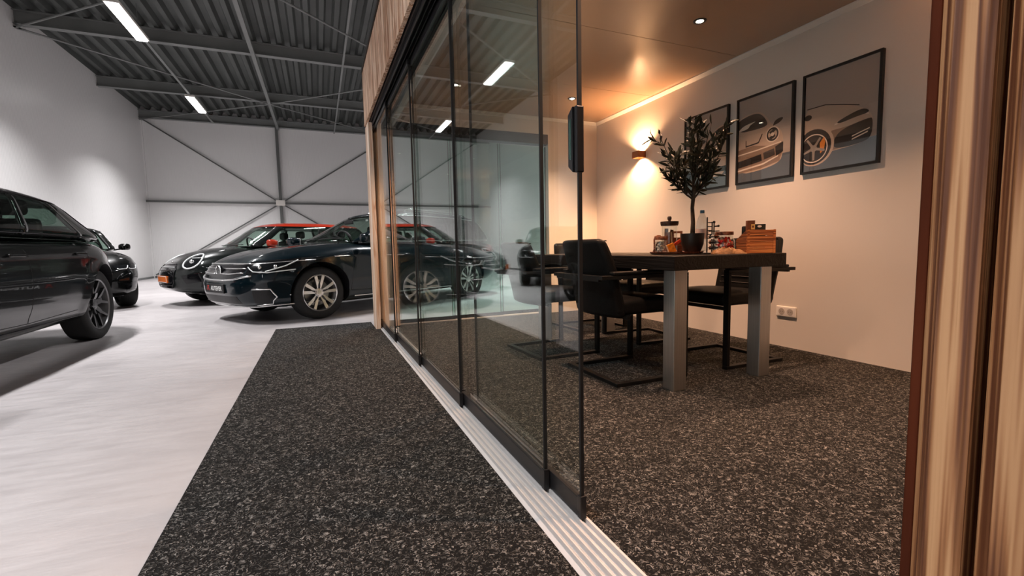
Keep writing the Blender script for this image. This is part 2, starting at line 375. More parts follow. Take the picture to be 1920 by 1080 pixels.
def rbox(mb, x0, x1, y0, y1, z0, z1, r, seg=3, mi=0, f=None):
    """box with all edges rounded; f maps each vertex"""
    cx, cy, cz = (x0 + x1) / 2, (y0 + y1) / 2, (z0 + z1) / 2
    hx, hy, hz = (x1 - x0) / 2, (y1 - y0) / 2, (z1 - z0) / 2
    r = min(r, hx, hy, hz)
    def vals(h):
        inner = [-(h - r) + 2 * (h - r) * i / 6 for i in range(7)] if h > r else [0.0]
        a = [-h + r - r * math.cos(PI / 2 * i / seg) if False else -h + r - r * math.cos(PI / 2 * i / seg) for i in range(seg)]
        return sorted(set(round(v, 6) for v in a + inner + [-v for v in a]))
    X, Y, Z = vals(hx), vals(hy), vals(hz)
    idx = {}
    vs, fs = [], []
    def V(i, j, k):
        key = (i, j, k)
        if key not in idx:
            p = Vector((X[i], Y[j], Z[k]))
            q = Vector((max(-hx + r, min(hx - r, p.x)), max(-hy + r, min(hy - r, p.y)), max(-hz + r, min(hz - r, p.z))))
            d = p - q
            if d.length > 1e-9: p = q + d.normalized() * r
            p = Vector((p.x + cx, p.y + cy, p.z + cz))
            if f: p = Vector(f(p))
            idx[key] = len(vs); vs.append(tuple(p))
        return idx[key]
    nx, ny, nz = len(X) - 1, len(Y) - 1, len(Z) - 1
    for i in range(nx):
        for j in range(ny):
            fs.append((V(i, j, 0), V(i, j + 1, 0), V(i + 1, j + 1, 0), V(i + 1, j, 0)))
            fs.append((V(i, j, nz), V(i + 1, j, nz), V(i + 1, j + 1, nz), V(i, j + 1, nz)))
    for i in range(nx):
        for k in range(nz):
            fs.append((V(i, 0, k), V(i + 1, 0, k), V(i + 1, 0, k + 1), V(i, 0, k + 1)))
            fs.append((V(i, ny, k), V(i, ny, k + 1), V(i + 1, ny, k + 1), V(i + 1, ny, k)))
    for j in range(ny):
        for k in range(nz):
            fs.append((V(0, j, k), V(0, j, k + 1), V(0, j + 1, k + 1), V(0, j + 1, k)))
            fs.append((V(nx, j, k), V(nx, j + 1, k), V(nx, j + 1, k + 1), V(nx, j, k + 1)))
    return mb.add(vs, fs, mi)
def text_mesh(body, size, mat, name, parent, mw, extrude=0.0006, bold=False, sx=1.0):
    cu = bpy.data.curves.new(name, 'FONT'); cu.body = body; cu.size = size; cu.extrude = extrude; cu.align_x = 'CENTER'; cu.align_y = 'CENTER'
    if bold: cu.offset = size * 0.02
    t = bpy.data.objects.new(name, cu); C.objects.link(t)
    dg = bpy.context.evaluated_depsgraph_get()
    me = bpy.data.meshes.new_from_object(t.evaluated_get(dg))
    bpy.data.objects.remove(t)
    me.materials.clear(); me.materials.append(mat)
    me.transform(mw @ Matrix.Diagonal((sx, 1, 1, 1)))
    o = bpy.data.objects.new(name, me); C.objects.link(o); o.parent = parent
    return o
def copy_tree(o, parent=None):
    c = o.copy(); C.objects.link(c)
    if parent: c.parent = parent
    for ch in list(o.children): copy_tree(ch, c)
    return c

# ================================================================== HALL SHELL
HX0, HX1, HY0, HY1, HZ = -5.80, 7.8, -7.0, 21.15, 6.21
BEAM_B = 5.88
struct(MB().box(HX0 - .2, HX1 + .2, HY0 - .2, HY1 + .2, -0.2, 0).obj('floor', M['concrete']))
struct(MB().box(HX0 - .2, HX0, HY0, HY1, 0, HZ + .2).obj('wall_left', M['wallY']))
struct(MB().box(HX1, HX1 + .2, HY0, HY1, 0, HZ + .2).obj('wall_right', M['wallY']))
struct(MB().box(HX0 - .2, HX1 + .2, HY1, HY1 + .2, 0, HZ + .2).obj('wall_back', M['wallX']))
struct(MB().box(HX0 - .2, HX1 + .2, HY0 - .2, HY0, 0, HZ + .2).obj('wall_front', M['wallX']))
# trapezoidal roof deck, ribs running down the hall
mb = MB(); x = HX0 - 0.1; prof = []
pitch = 0.325
while x < HX1 + 0.1:
    prof += [(x, HZ), (x + 0.10, HZ), (x + 0.15, HZ + 0.12), (x + 0.275, HZ + 0.12)]; x += pitch
vs = [(a, yy, z) for yy in (HY0 - .1, HY1 + .1) for a, z in prof]; n = len(prof)
vs += [(a, yy, z + .03) for yy in (HY0 - .1, HY1 + .1) for a, z in prof]
fs = []
for i in range(n - 1):
    fs += [(i, i + 1, n + i + 1, n + i), (2 * n + i, 3 * n + i, 3 * n + i + 1, 2 * n + i + 1), (i, 2 * n + i, 2 * n + i + 1, i + 1), (n + i, n + i + 1, 3 * n + i + 1, 3 * n + i)]
fs += [(0, n, 3 * n, 2 * n), (n - 1, 3 * n - 1, 4 * n - 1, 2 * n - 1)]
struct(mb.add(vs, fs).obj('ceiling', M['deck']))
# base flashing and corner trim of the hall
struct(MB().box(HX0, HX0 + .02, HY0, HY1, 0, 0.07).obj('baseboard_left', M['steel']))
struct(MB().box(HX0, HX1, HY1 - .02, HY1, 0, 0.07).obj('baseboard_back', M['steel']))
struct(MB().box(HX0, HX0 + .05, HY1 - .05, HY1, 0, HZ).obj('trim_1', M['wallX']))
# roof beams: I sections across the hall
def ibeam(name, p0, p1, h, w, mat, label, grp):
    """I section from p0 to p1, its bottom flange at z"""
    mb = MB(); p0 = Vector(p0); p1 = Vector(p1)
    mb.bar(p0 + Vector((0, 0, .008)), p1 + Vector((0, 0, .008)), w, .016)
    mb.bar(p0 + Vector((0, 0, h - .008)), p1 + Vector((0, 0, h - .008)), w, .016)
    mb.bar(p0 + Vector((0, 0, h / 2)), p1 + Vector((0, 0, h / 2)), .012, h - .032)
    return tag(mb.obj(name, mat), label, 'beam', grp)
beam_ys = [17.65, 13.64, 9.68, 5.67, 1.7, -2.3]
names = ['grey steel roof beam nearest the back wall, behind the farther ceiling light',
         'grey steel roof beam crossing just past the nearer ceiling light',
         'grey steel roof beam overhead above the front of the wood-clad cabin', None, None, None]
for y, nm in zip(beam_ys, names):
    ibeam('roof_beam', (HX0, y, BEAM_B), (HX1, y, BEAM_B), 0.30, 0.16, M['steel'], nm or 'grey steel roof beam overhead behind the viewer, seen only in reflections', 'steel beams across the hall roof')
ibeam('edge_beam', (HX0, HY1 - .10, BEAM_B), (HX1, HY1 - .10, BEAM_B), 0.28, 0.16, M['steel'], 'grey steel edge beam along the top of the back wall', None)
for x, lab in ((-1.27, 'grey square roof tie over the middle of the open floor, meeting the back wall column'), (0.85, 'thin grey roof tie running beside the top of the wood cladding')):
    w = 0.09 if x < 0 else 0.045
    tag(MB().bar((x, HY0, BEAM_B - .03), (x, HY1 - .02, BEAM_B - .03), w, w).obj('roof_tie', M['steel']), lab, 'roof tie', 'ties running down the hall roof')
# roof bracing rods
rods = [((HX0, 13.64), (-1.27, 17.65), 'grey roof bracing rod from the left wall to the middle tie, nearer pair'),
        ((-1.27, 17.65), (HX0, 21.05), 'grey roof bracing rod from the middle tie to the far left corner'),
        ((-1.27, 17.65), (3.2, 13.64), 'grey roof bracing rod rising right from the middle tie towards the cabin'),
        ((-1.27, 17.65), (3.2, 21.05), 'grey roof bracing rod running right from the middle tie to the back wall'),
        ((-1.27, 9.68), (3.2, 13.64), 'grey roof bracing rod high above the cabin front'),
        ((-1.27, 9.68), (HX0, 13.64), 'grey roof bracing rod above the nearer ceiling light, ending at the left wall')]
for a, b, lab in rods:
    mbx = MB().tube([(a[0], a[1], BEAM_B - .06), (b[0], b[1], BEAM_B - .06)], 0.022, 6)
    for p in (a, b): mbx.box(p[0] - .09 * (p[0] > HX0) , p[0] + .09, p[1] - .07, p[1] + .07, BEAM_B - .07, BEAM_B - .055)
    tag(mbx.obj('bracing_rod', M['steel']), lab, 'bracing rod', 'roof bracing rods')
# back wall: column, rails, cross bracing with a gusset at the crossing
yw = HY1 - .07; nz = 2.87; nx = -1.33
tag(MB().box(nx - .05, nx + .05, HY1 - .16, HY1 - .02, 0, BEAM_B).obj('wall_column', M['steel_dark']), 'dark grey steel column in the middle of the back wall', 'column')
rl = [(HX0, nx - .12, 'grey horizontal rail on the back wall left of the column'), (nx + .12, HX1, 'grey horizontal rail on the back wall right of the column')]
for a, b, lab in rl:
    tag(MB().box(a, b, HY1 - .13, HY1 - .06, nz - .035, nz + .035).obj('wall_rail', M['steel_dark']), lab, 'rail', 'rails on the back wall')
for (ex, ez, lab) in ((HX0 + .1, BEAM_B - .05, 'thin dark brace on the back wall from the column up to the left corner'), (3.15, BEAM_B - .05, 'thin dark brace on the back wall from the column up to the right'),
                      (HX0 + .1, 0.12, 'thin dark brace on the back wall from the column down to the left corner'), (3.15, 0.12, 'thin dark brace on the back wall from the column down to the right')):
    tag(MB().tube([(nx, yw, nz), (ex, yw, ez)], 0.026, 6).obj('wall_brace', M['steel_dark']), lab, 'brace', 'cross braces on the back wall')
g = MB().box(nx - .17, nx + .17, HY1 - .20, HY1 - .165, nz - .10, nz + .12)
for i in range(3):
    for s in (-1, 1): g.lathe([(0.015, -.03), (0.015, 0)], 8, 0, 'Y', (nx + s * .1, HY1 - .20, nz - .06 + .07 * i))
tag(g.obj('gusset_plate', M['trim_white']), 'white steel gusset plate where the back wall braces cross', 'gusset plate')
# ceiling lights
lights_lab = {11.82: 'bright fluorescent ceiling light nearer the viewer at top left', 17.4: 'smaller-looking fluorescent ceiling light farther down the hall'}
extra_lab = {(True, 6.2): 'fluorescent ceiling light above the black estate car, just out of the frame', (True, .6): 'fluorescent ceiling light to the left of the viewer, out of the frame',
             (True, -4.5): 'fluorescent ceiling light behind the viewer on the left, out of the frame', (False, 14.6): 'fluorescent ceiling light beyond the cabin, hidden by its fascia',
             (False, 9.0): 'fluorescent ceiling light over the rear of the blue estate, hidden by the fascia', (False, 3.4): 'fluorescent ceiling light above the cabin roof, hidden by the fascia',
             (False, -3.0): 'fluorescent ceiling light behind the viewer on the right, out of the frame'}
for hx, hy in hall_lamp_spots:
    lab = lights_lab.get(hy) if hx < 0 else None
    lab = lab or extra_lab[(hx < 0, hy)]
    t = thing('ceiling_light', lab or 'fluorescent ceiling light outside the view, seen only in reflections', 'light', (hx, hy, HALL_Z), 0, 'fluorescent ceiling lights in the hall')
    MB().box(-.12, .12, -.84, .84, -.005, .05).obj('housing', M['trim_white'], t)
    rbox(MB(), -.10, .10, -.82, .82, -.035, -.0055, .012).obj('diffuser', M['cool_emit'], t, smooth=1)
    for s in (-1, 1): MB().tube([(0, s * .6, .05), (0, s * .6, BEAM_B - HALL_Z + .3)], .005, 5).obj('hanger', M['steel'], t)
tag(MB().box(HALL_X - .03, HALL_X + .03, -5.5, 19.9, HALL_Z + .06, HALL_Z + .095).obj('light_rail', M['steel']), 'thin grey rail carrying the ceiling lights down the hall', 'rail')

# ================================================================== OFFICE CABIN
XI, XO, XW = 0.72, 0.53, 3.44          # inner edge of track, outer face, picture wall
YE, YN, ZC, ZT, ZF = 5.22, 0.2725, 2.46, 2.20, 2.78
struct(MB().box(XW, XW + .12, -1.6, YE + .12, 0, ZF).obj('wall_pictures', M['room_wall']))
struct(MB().box(2.72, XW, YE, YE + .12, 0, ZC).obj('wall_end', M['room_wall']))
struct(MB().box(.80, 2.72, YE, YE + .12, 2.26, ZC).obj('wall_over_end_doors', M['room_wall']))
struct(MB().box(XI, XW, -1.72, -1.6, 0, ZC).obj('wall_near', M['room_wall']))
ce = MB().box(.62, XW, -1.6, YE + .12, ZC, ZC + .1)
struct(ce.obj('ceiling_cabin', M['room_ceil']))
cj = MB()
for y in (4.1, 3.0, 1.9, .8): cj.box(.62, XW - .03, y - .0015, y + .0015, ZC - .0015, ZC + .01)
struct(cj.obj('trim_2', M['room_ceil']))
struct(MB().prism([(XW, ZC), (XW - .035, ZC), (XW - .035, ZC - .008), (XW - .008, ZC - .035), (XW, ZC - .035)], -1.6, YE, 'Y').obj('trim_3', M['trim_white']))
struct(MB().prism([(YE, ZC), (YE - .035, ZC), (YE - .035, ZC - .008), (YE - .008, ZC - .035), (YE, ZC - .035)], .80, XW - .02, 'X').obj('trim_4', M['trim_white']))
# carpets
tag(MB().box(-0.483, .5715, -2.5, 5.055, 0, .012).box(-0.483, .528, -2.5, 5.62, 0, .0119).obj('carpet_runner', M['carpet']), 'dark grey looped carpet strip along the outside of the glass doors', 'carpet')
tag(MB().box(.7285, XW, -1.6, YE - .021, 0, .012).box(.801, XW, YE - .021, YE + .004, 0, .0119).obj('carpet', M['carpet']), 'brown-grey looped carpet on the floor of the meeting room', 'carpet')
# wood-clad fascia above the doors: profiled planks with narrow gaps
def cladding(y0, y1, z0, z1, xout, thick, w, gap):
    mb = MB(); y = y0
    while y < y1 - 1e-6:
        e = min(y + w, y1); c = .004
        mb.prism([(xout + thick, y), (xout + c, y), (xout, y + c), (xout, e - c), (xout + c, e), (xout + thick, e)], z0, z1, 'Z'); y += w + gap
    return mb
t = thing('cabin_fascia', 'light wooden slatted fascia above the sliding glass doors', 'fascia', (0, 0, 0))
MB().box(XO + .0262, XO + .075, -1.0, 5.36, ZT + .062, ZF - .011).obj('backing', M['clad_back'], t)
cladding(-1.0, 5.36, ZT + .012, ZF - .01, XO, .026, .034, .006).obj('cladding', M['clad_far'], t)
MB().box(XO - .012, XO + .075, -1.0, 5.38, ZF - .01, ZF + .02).obj('coping', M['black_alu'], t)
struct(MB().box(XO + .08, XW + .12, -1.7, YE + .14, ZF, ZF + .03).obj('roof_cabin', M['clad_back']))
# header profile that carries the panels
t = thing('header_track', 'black aluminium header track above the glass panels', 'door track', (0, 0, 0))
hd = MB().box(.565, .735, YN - .02, YE - .021, ZT - .01, ZT + .06)
for k in range(6): hd.box(.582 + .0235 * k, .586 + .0235 * k, YN - .02, YE - .021, ZT - .045, ZT - .01)
hd.obj('rail_profile', M['black_alu'], t)
MB().box(.74, .80, -1.6, YE, ZT - .03, ZC).obj('ceiling_board', M['room_wall'], t)
# wooden corner post at the far end
t = thing('corner_post', 'pale wooden corner post at the far end of the glass doors', 'post', (0, 0, 0))
MB().box(XO + .005, XO + .05, 5.06, 5.34, 0, ZT - .012).obj('post_board', M['pillar_wood'], t, bevel=.003)
MB().box(XO + .0505, .80, YE - .02, YE + .14, 0, ZT - .02).obj('inner_board', M['room_wall'], t, bevel=.003)
MB().box(.735, .80, YE - .055, YE - .0205, 0.012, ZT - .04).obj('jamb_board', M['pillar_wood'], t, bevel=.003)
# near wall end, wood-clad, right beside the viewer
t = thing('clad_wall_end', 'warm brown vertical timber cladding at the right edge of the opening', 'timber cladding', (0, 0, 0))
MB().box(XO + .055, .735, -1.7, YN + .008, 0, ZT - .06).obj('backing_board', M['clad_back'], t)
near = MB(); y = YN
widths = [(.0085, .014), (.040, .0)]
y = YN - .0145
first = True
while y > -1.65:
    w = .0415; e = y - w; c = .0045
    xo = .548
    near.prism([(.585, y), (xo + .010, y), (xo, y - .013), (xo, e + .004), (xo + .004, e), (.585, e)], 0, ZT - .06, 'Z'); y = e - .0075
near.obj('planks', M['clad'], t)
MB().box(.556, .585, YN - .0145, YN - .0055, 0, ZT - .06).obj('corner_lath', M['clad_back'], t, bevel=.002)
sc = MB().lathe([(.0001, -.0015), (.0035, -.0015), (.0045, 0)], 14, 0, 'X', (.5475, .231, 1.14))
tag(sc.obj('screw', M['brushed'], t))
MB().box(.735, .745, -1.6, YN + .008, .012, ZC).obj('inner_lining', M['room_wall'], t)

# threshold track
YT = YE - .0205
tr = MB().box(.582, .728, YN, YT, 0, .012)
for k in range(6):
    x0 = .590 + k * .0236
    tr.box(x0, x0 + .0055, YN, YT, .012, .026); tr.box(x0 + .0125, x0 + .0150, YN, YT, .012, .018)
tr.add([(.572, YN, .0122), (.582, YN, .0122), (.582, YN, .020), (.572, 5.05, .0122), (.582, 5.05, .0122), (.582, 5.05, .020)], [(0, 1, 2), (3, 5, 4), (0, 2, 5, 3), (0, 3, 4, 1), (1, 4, 5, 2)])
tag(tr.obj('threshold_track', M['white_alu']), 'white ribbed aluminium threshold track of the sliding doors', 'door track')

# sliding glass panels
panels = [(.700, 1.150, 2.140, 'frameless glass panel nearest the viewer, carrying the black handle', 0.0),
          (.677, 1.348, 2.335, 'second frameless glass panel counted from the open end, behind the handle panel', 0.0),
          (.653, 2.283, 3.270, 'third glass panel from the open end, in the middle of the row', 0.0),
          (.630, 3.245, 4.250, 'fourth glass panel from the open end, before the last one', 0.0),
          (.606, 4.215, 5.188, 'farthest glass panel, closing against the pale corner post', 0.0)]
for i, (px, y0, y1, lab, yaw) in enumerate(panels):
    t = thing('sliding_glass_panel', lab, 'glass door', (px, y0, .027), yaw, 'sliding glass panels of the cabin front')
    L = y1 - y0
    MB().box(-.004, .004, .004, L - .004, .05, ZT - .10).obj('glass_pane', M['pane'], t)
    MB().box(-.0098, .0098, 0, L, 0, .062).obj('bottom_rail', M['black_alu'], t, bevel=.002)
    MB().box(-.0098, .0098, 0, L, ZT - .115, ZT - .075).obj('top_rail', M['black_alu'], t, bevel=.002)
    for k, yy in enumerate((0, L)):
        s = -1 if k == 0 else 1
        MB().box(-.0055, .0055, yy - .0045, yy + .0045, .062, ZT - .115).obj('edge_seal', M['black_seal'], t)
        MB().box(-.0108, .0108, yy - .010, yy + .010, -.002, .070).obj('end_cap', M['black_alu'], t, bevel=.002)
    if i == 0:
        h = MB()
        h.box(-.013, .013, -.0055, .0095, 1.036, 1.222)
        h.obj('handle_body', M['black_alu'], t, bevel=.004)
        g = MB()
        g.prism([(.0096, 1.036), (.034, 1.054), (.034, 1.204), (.0096, 1.222)], -.018, -.0045, 'X')
        g.obj('handle', M['black_alu'], t, bevel=.003)
        MB().prism([(.0155, 1.072), (.027, 1.078), (.027, 1.182), (.0155, 1.188)], -.0192, -.0178, 'X').obj('grip_recess', M['pane_edge'], t)
    if i == 1:
        MB().box(.006, .016, L - .02, L - .006, .9, 1.0).obj('pull_knob', M['black_alu'], t)

# end opening of the cabin: second set of glass doors facing down the hall
t = thing('end_header', 'dark header above the glass doors at the far end of the room', 'door track', (0, 0, 0))
MB().box(.80, 2.72, YE + .0, YE + .12, 2.14, 2.26).obj('header_profile', M['black_alu'], t)
tag(MB().box(.80, 2.72, YE + .005, YE + .115, 0, .022).obj('end_threshold', M['white_alu']), 'white threshold track at the far end of the room', 'door track')
for i, (x0, x1) in enumerate(((.81, 1.46), (1.44, 2.09), (2.07, 2.715))):
    yy = YE + .03 + .028 * i
    t = thing('end_glass_panel', ['left', 'middle', 'right'][i] + ' glass panel in the doors at the far end of the room', 'glass door', (x0, yy, .023), 0, 'glass panels at the far end of the room')
    L = x1 - x0
    MB().box(.004, L - .004, -.004, .004, .04, 2.10).obj('glass_pane', M['pane_end'], t)
    MB().box(0, L, -.008, .008, 0, .04).obj('bottom_rail', M['black_alu'], t)
    for xx in (0, L): MB().box(xx - .003, xx + .003, -.005, .005, .04, 2.10).obj('edge_seal', M['black_seal'], t)

# downlights
def downlight(x, y, lab, k=1.0):
    t = thing('downlight', lab, 'downlight', (x, y, ZC), 0, 'recessed downlights in the room ceiling')
    MB().lathe([(.028, -.001), (.030, -.006), (.043, -.006), (.046, 0)], 28).obj('trim_ring', M['black_alu'], t, smooth=.6)
    MB().lathe([(.0001, -.0075), (.020, -.0075), (.026, -.004)], 24).obj('bulb', M['spot_emit'], t, smooth=.6)
    spot('downlight_lamp', (x, y, ZC - .012), (0, 0, 0), DL_W * k, (1.0, 0.565, 0.355), 1.9, 0.9, .03)
DL_W = 285
downlight(2.62, 2.64, 'recessed downlight in the room ceiling above the picture wall')
downlight(2.62, 4.45, 'recessed downlight seen through the glass beside the door handle', 1.25)
downlight(1.31, 4.47, 'recessed downlight at the far left of the room ceiling')
downlight(1.31, 2.64, 'recessed downlight above the near left part of the room ceiling')
downlight(1.31, 0.85, 'recessed downlight over the entrance, outside the view')
downlight(2.62, 0.85, 'recessed downlight over the near end of the room, outside the view', .35)
# up/down wall lamps
SC_W = 62
def sconce(y, lab):
    z = 1.875
    t = thing('wall_lamp', lab, 'wall lamp', (XW, y, z), 0, 'up-and-down wall lamps')
    b = MB()
    b.box(-.105, -.10, -.055, .055, -.036, .036); b.box(-.10, -.008, -.055, -.050, -.036, .036); b.box(-.10, -.008, .050, .055, -.036, .036)
    b.obj('lamp_shell', M['lamp_body'], t, bevel=.001)
    MB().box(-.012, 0, -.055, .055, -.036, .036).obj('back_plate', M['lamp_body'], t)
    MB().box(-.095, -.016, -.045, .045, -.006, .006).obj('led_plate', M['warm_emit'], t)
    for s in (-1, 1):
        spot('wall_lamp_beam', (XW - .055, y, z + s * .03), (PI if s > 0 else 0, 0, 0), SC_W, (1.0, 0.53, 0.26), 2.35, 0.5, .02)
sconce(4.29, 'small box wall lamp glowing up and down left of the pictures')
sconce(0.95, 'up-and-down wall lamp on the picture wall right of the view')
# outlet
t = thing('wall_outlet', 'white double power outlet low on the picture wall', 'outlet', (XW, 2.50, .30))
rbox(MB(), -.012, 0, -.085, .085, -.042, .042, .006).obj('cover_plate', M['outlet'], t, smooth=.8)
for s in (-1, 1):
    MB().lathe([(.024, -.0135), (.026, -.0135), (.026, -.0115), (.020, -.0115), (.020, -.0125)], 20, 0, 'X', (0, s * .036, 0)).obj('socket', M['outlet_dark'], t)
    e = MB()
    for q in (-1, 1): e.lathe([(.0001, -.0145), (.0028, -.0145), (.0028, -.0125)], 8, 0, 'X', (0, s * .036 + q * .009, 0))
    e.obj('pin_hole', M['black_p'], t)

# ------------------------------------------------------------------ framed car posters
P = {
 'bg': pmat('poster_grey', lin(188, 176, 166), 0.5, noise=(3, 0.04)),
 'fl': pmat('poster_floor_blue', lin(96, 106, 116), 0.5, noise=(4, 0.12)),
 'body': pmat('poster_silver_body', lin(206, 184, 164), 0.5, noise=(6, 0.06)),
 'shade': pmat('poster_dark_body', lin(150, 126, 108), 0.5, noise=(8, 0.1)),
 'dark': pmat('poster_black', lin(40, 34, 32), 0.5, noise=(8, 0.15)),
 'glass': pmat('poster_window', lin(70, 64, 60), 0.5, noise=(8, 0.15)),
 'lt': pmat('poster_highlight', lin(240, 226, 210), 0.5, noise=(8, 0.03)),
 'or': pmat('poster_orange', lin(226, 140, 50), 0.5, noise=(8, 0.05)),
 'rim': pmat('poster_rim', lin(160, 150, 140), 0.5, noise=(20, 0.1)),
}
PK = list(P)
def circ(u, v, ru, rv, n=28, a0=0, a1=2 * PI): return [(u + ru * math.cos(a0 + (a1 - a0) * i / n), v + rv * math.sin(a0 + (a1 - a0) * i / n)) for i in range(n)]
def smoothpoly(pts, it=2):
    for _ in range(it):
        q = []
        for i in range(len(pts)):
            a, b = pts[i], pts[(i + 1) % len(pts)]
            q += [(a[0] * .75 + b[0] * .25, a[1] * .75 + b[1] * .25), (a[0] * .25 + b[0] * .75, a[1] * .25 + b[1] * .75)]
        pts = q
    return pts
def poster(y0, y1, z0, z1, shapes, lab):
    """y1 is the left edge seen from the room; shapes in (u from left, v from top)"""
    t = thing('framed_poster', lab, 'framed poster', (XW, (y0 + y1) / 2, z0), 0, 'framed car posters on the wall')
    hw, H, fw = (y1 - y0) / 2, z1 - z0, .016
    fr = MB().box(-.028, 0, -hw, hw, 0, fw).box(-.028, 0, -hw, hw, H - fw, H).box(-.028, 0, -hw, -hw + fw, fw, H - fw).box(-.028, 0, hw - fw, hw, fw, H - fw)
    fr.obj('frame', M['frame_black'], t)
    pr = MB().box(-.014, -.004, -hw + fw, hw - fw, fw, H - fw, PK.index('bg'))
    for k, (key, pts) in enumerate(shapes):
        d = -.0142 - .00012 * k
        q = []
        for u, v in pts:
            u = min(max(u, 0), 1); v = min(max(v, 0), 1)
            q.append((d, (hw - fw) - u * 2 * (hw - fw), (H - fw) - v * (H - 2 * fw)))
        tri = tessellate_polygon([[Vector((a[1], a[2], 0)) for a in q]])
        pr.add(q, [tuple(f) for f in tri], PK.index(key))
    pr.obj('print', [P[k] for k in PK], t)
    gl = MB().box(-.0215, -.020, -hw + fw, hw - fw, fw, H - fw).obj('glazing', M['pane_poster'], t)
M['pane_poster'] = pane_mat('poster_acrylic', (0.97, 0.97, 0.97, 1), 0.04, 0.02)
floorp = [(0, .74), (1, .74), (1, 1), (0, 1)]
sh1 = [('fl', floorp),
       ('body', smoothpoly([(1, .20), (.78, .22), (.60, .30), (.52, .38), (.34, .42), (.22, .50), (.18, .64), (.22, .80), (.60, .86), (1, .87)])),
       ('glass', smoothpoly([(1, .22), (.80, .24), (.66, .30), (.58, .385), (.80, .39), (1, .375)])),
       ('dark', smoothpoly([(.52, .36), (.42, .33), (.38, .36), (.44, .40)])),
       ('lt', circ(.38, .52, .12, .085)), ('dark', circ(.38, .52, .095, .066)), ('body', circ(.38, .52, .05, .035)),
       ('lt', [(.45, .60), (1, .56), (1, .575), (.45, .615)]),
       ('dark', [(.24, .70), (.50, .73), (.50, .79), (.24, .76)]), ('dark', [(.56, .74), (1, .74), (1, .81), (.56, .80)]),
       ('lt', [(.22, .815), (1, .86), (1, .875), (.22, .83)])]
sh2 = [('fl', floorp),
       ('body', smoothpoly([(0, .25), (.0, .22), (.25, .185), (.44, .20), (.56, .29), (.64, .38), (.80, .45), (.86, .56), (.86, .74), (.80, .84), (.45, .89), (0, .90), (0, .6)], 2)),
       ('shade', [(0, .60), (.30, .58), (.60, .62), (.84, .60), (.84, .74), (.80, .82), (.45, .87), (0, .885)]),
       ('glass', smoothpoly([(0, .27), (0, .235), (.24, .20), (.42, .215), (.54, .31), (.58, .39), (.30, .395), (0, .385)])),
       ('lt', smoothpoly([(.02, .345), (.12, .31), (.38, .29), (.22, .325), (.20, .36), (0, .375)])),
       ('dark', smoothpoly([(.66, .41), (.70, .35), (.80, .33), (.86, .345), (.78, .39), (.70, .40)])),
       ('lt', circ(.665, .50, .125, .090)), ('dark', circ(.665, .50, .108, .077)), ('body', circ(.665, .50, .080, .057)),
       ('dark', [(.60, .47), (.68, .44), (.73, .46), (.64, .50)]), ('dark', [(.60, .53), (.70, .50), (.72, .53), (.64, .56)]), ('lt', circ(.665, .50, .03, .021)),
       ('dark', [(.15, .50), (.165, .50), (.165, .565), (.40, .55), (.47, .46), (.48, .47), (.41, .565), (.15, .58)]),
       ('lt', [(0, .655), (.40, .635), (.83, .60), (.83, .615), (.40, .65), (0, .67)]),
       ('dark', [(0, .74), (.46, .70), (.48, .78), (0, .82)]), ('glass', [(.50, .69), (.70, .665), (.72, .74), (.52, .77)]),
       ('lt', [(0, .845), (.50, .81), (.78, .75), (.78, .765), (.50, .83), (0, .865)]),
       ('dark', [(.72, .65), (.86, .61), (.86, .72), (.74, .76)])]
sh3 = [('fl', [(0, .80), (1, .76), (1, 1), (0, 1)]),
       ('body', smoothpoly([(0, .345), (.20, .335), (.52, .38), (.78, .45), (.90, .53), (.94, .60), (.92, .74), (.86, .80), (.42, .83), (.0, .84), (0, .6)], 2)),
       ('shade', [(.40, .62), (.92, .60), (.93, .72), (.86, .79), (.42, .82), (.0, .84), (0, .80), (.36, .79)]),
       ('dark', [(.03, .335), (.30, .335), (.56, .385), (.76, .43), (.76, .44), (.56, .395), (.30, .345), (.03, .345)]),
       ('dark', circ(.05, .43, .055, .030)),
       ('lt', [(.44, .56), (.80, .50), (.88, .53), (.88, .545), (.80, .52), (.44, .575)]),
       ('dark', smoothpoly([(.46, .545), (.78, .47), (.88, .50), (.88, .53), (.72, .54), (.50, .57)])),
       ('dark', smoothpoly([(.52, .63), (.90, .575), (.935, .60), (.93, .74), (.86, .80), (.46, .82), (.42, .74)])),
       ('lt', [(.68, .715), (.90, .67), (.90, .68), (.68, .727)]), ('lt', [(.68, .745), (.88, .70), (.88, .712), (.68, .757)]),
       ('body', circ(.16, .745, .285, .205, 28)), ('dark', circ(.15, .75, .255, .185)), ('lt', circ(.15, .765, .205, .150)), ('dark', circ(.15, .765, .190, .138)),
       ('or', [(.24, .72), (.30, .66), (.32, .72), (.30, .80), (.25, .83)]),
       ('rim', circ(.15, .765, .05, .035))]
for k in range(5):
    a = 2 * PI * k / 5 + .3
    ca, sa = math.cos(a), math.sin(a)
    sh3.append(('rim', [(.15 + .17 * ca - .015 * sa, .765 + .124 * sa + .011 * ca), (.15 + .17 * ca + .015 * sa, .765 + .124 * sa - .011 * ca), (.15 + .02 * sa, .765 - .015 * ca), (.15 - .02 * sa, .765 + .015 * ca)]))
poster(3.09, 3.62, 1.365, 2.09, sh1, 'leftmost framed poster, mostly hidden behind the olive tree')
poster(2.48, 3.00, 1.365, 2.09, sh2, 'middle framed poster showing the round headlight of a silver sports car')
poster(1.88, 2.41, 1.365, 2.09, sh3, 'rightmost framed poster showing the rear wheel of a silver sports car')

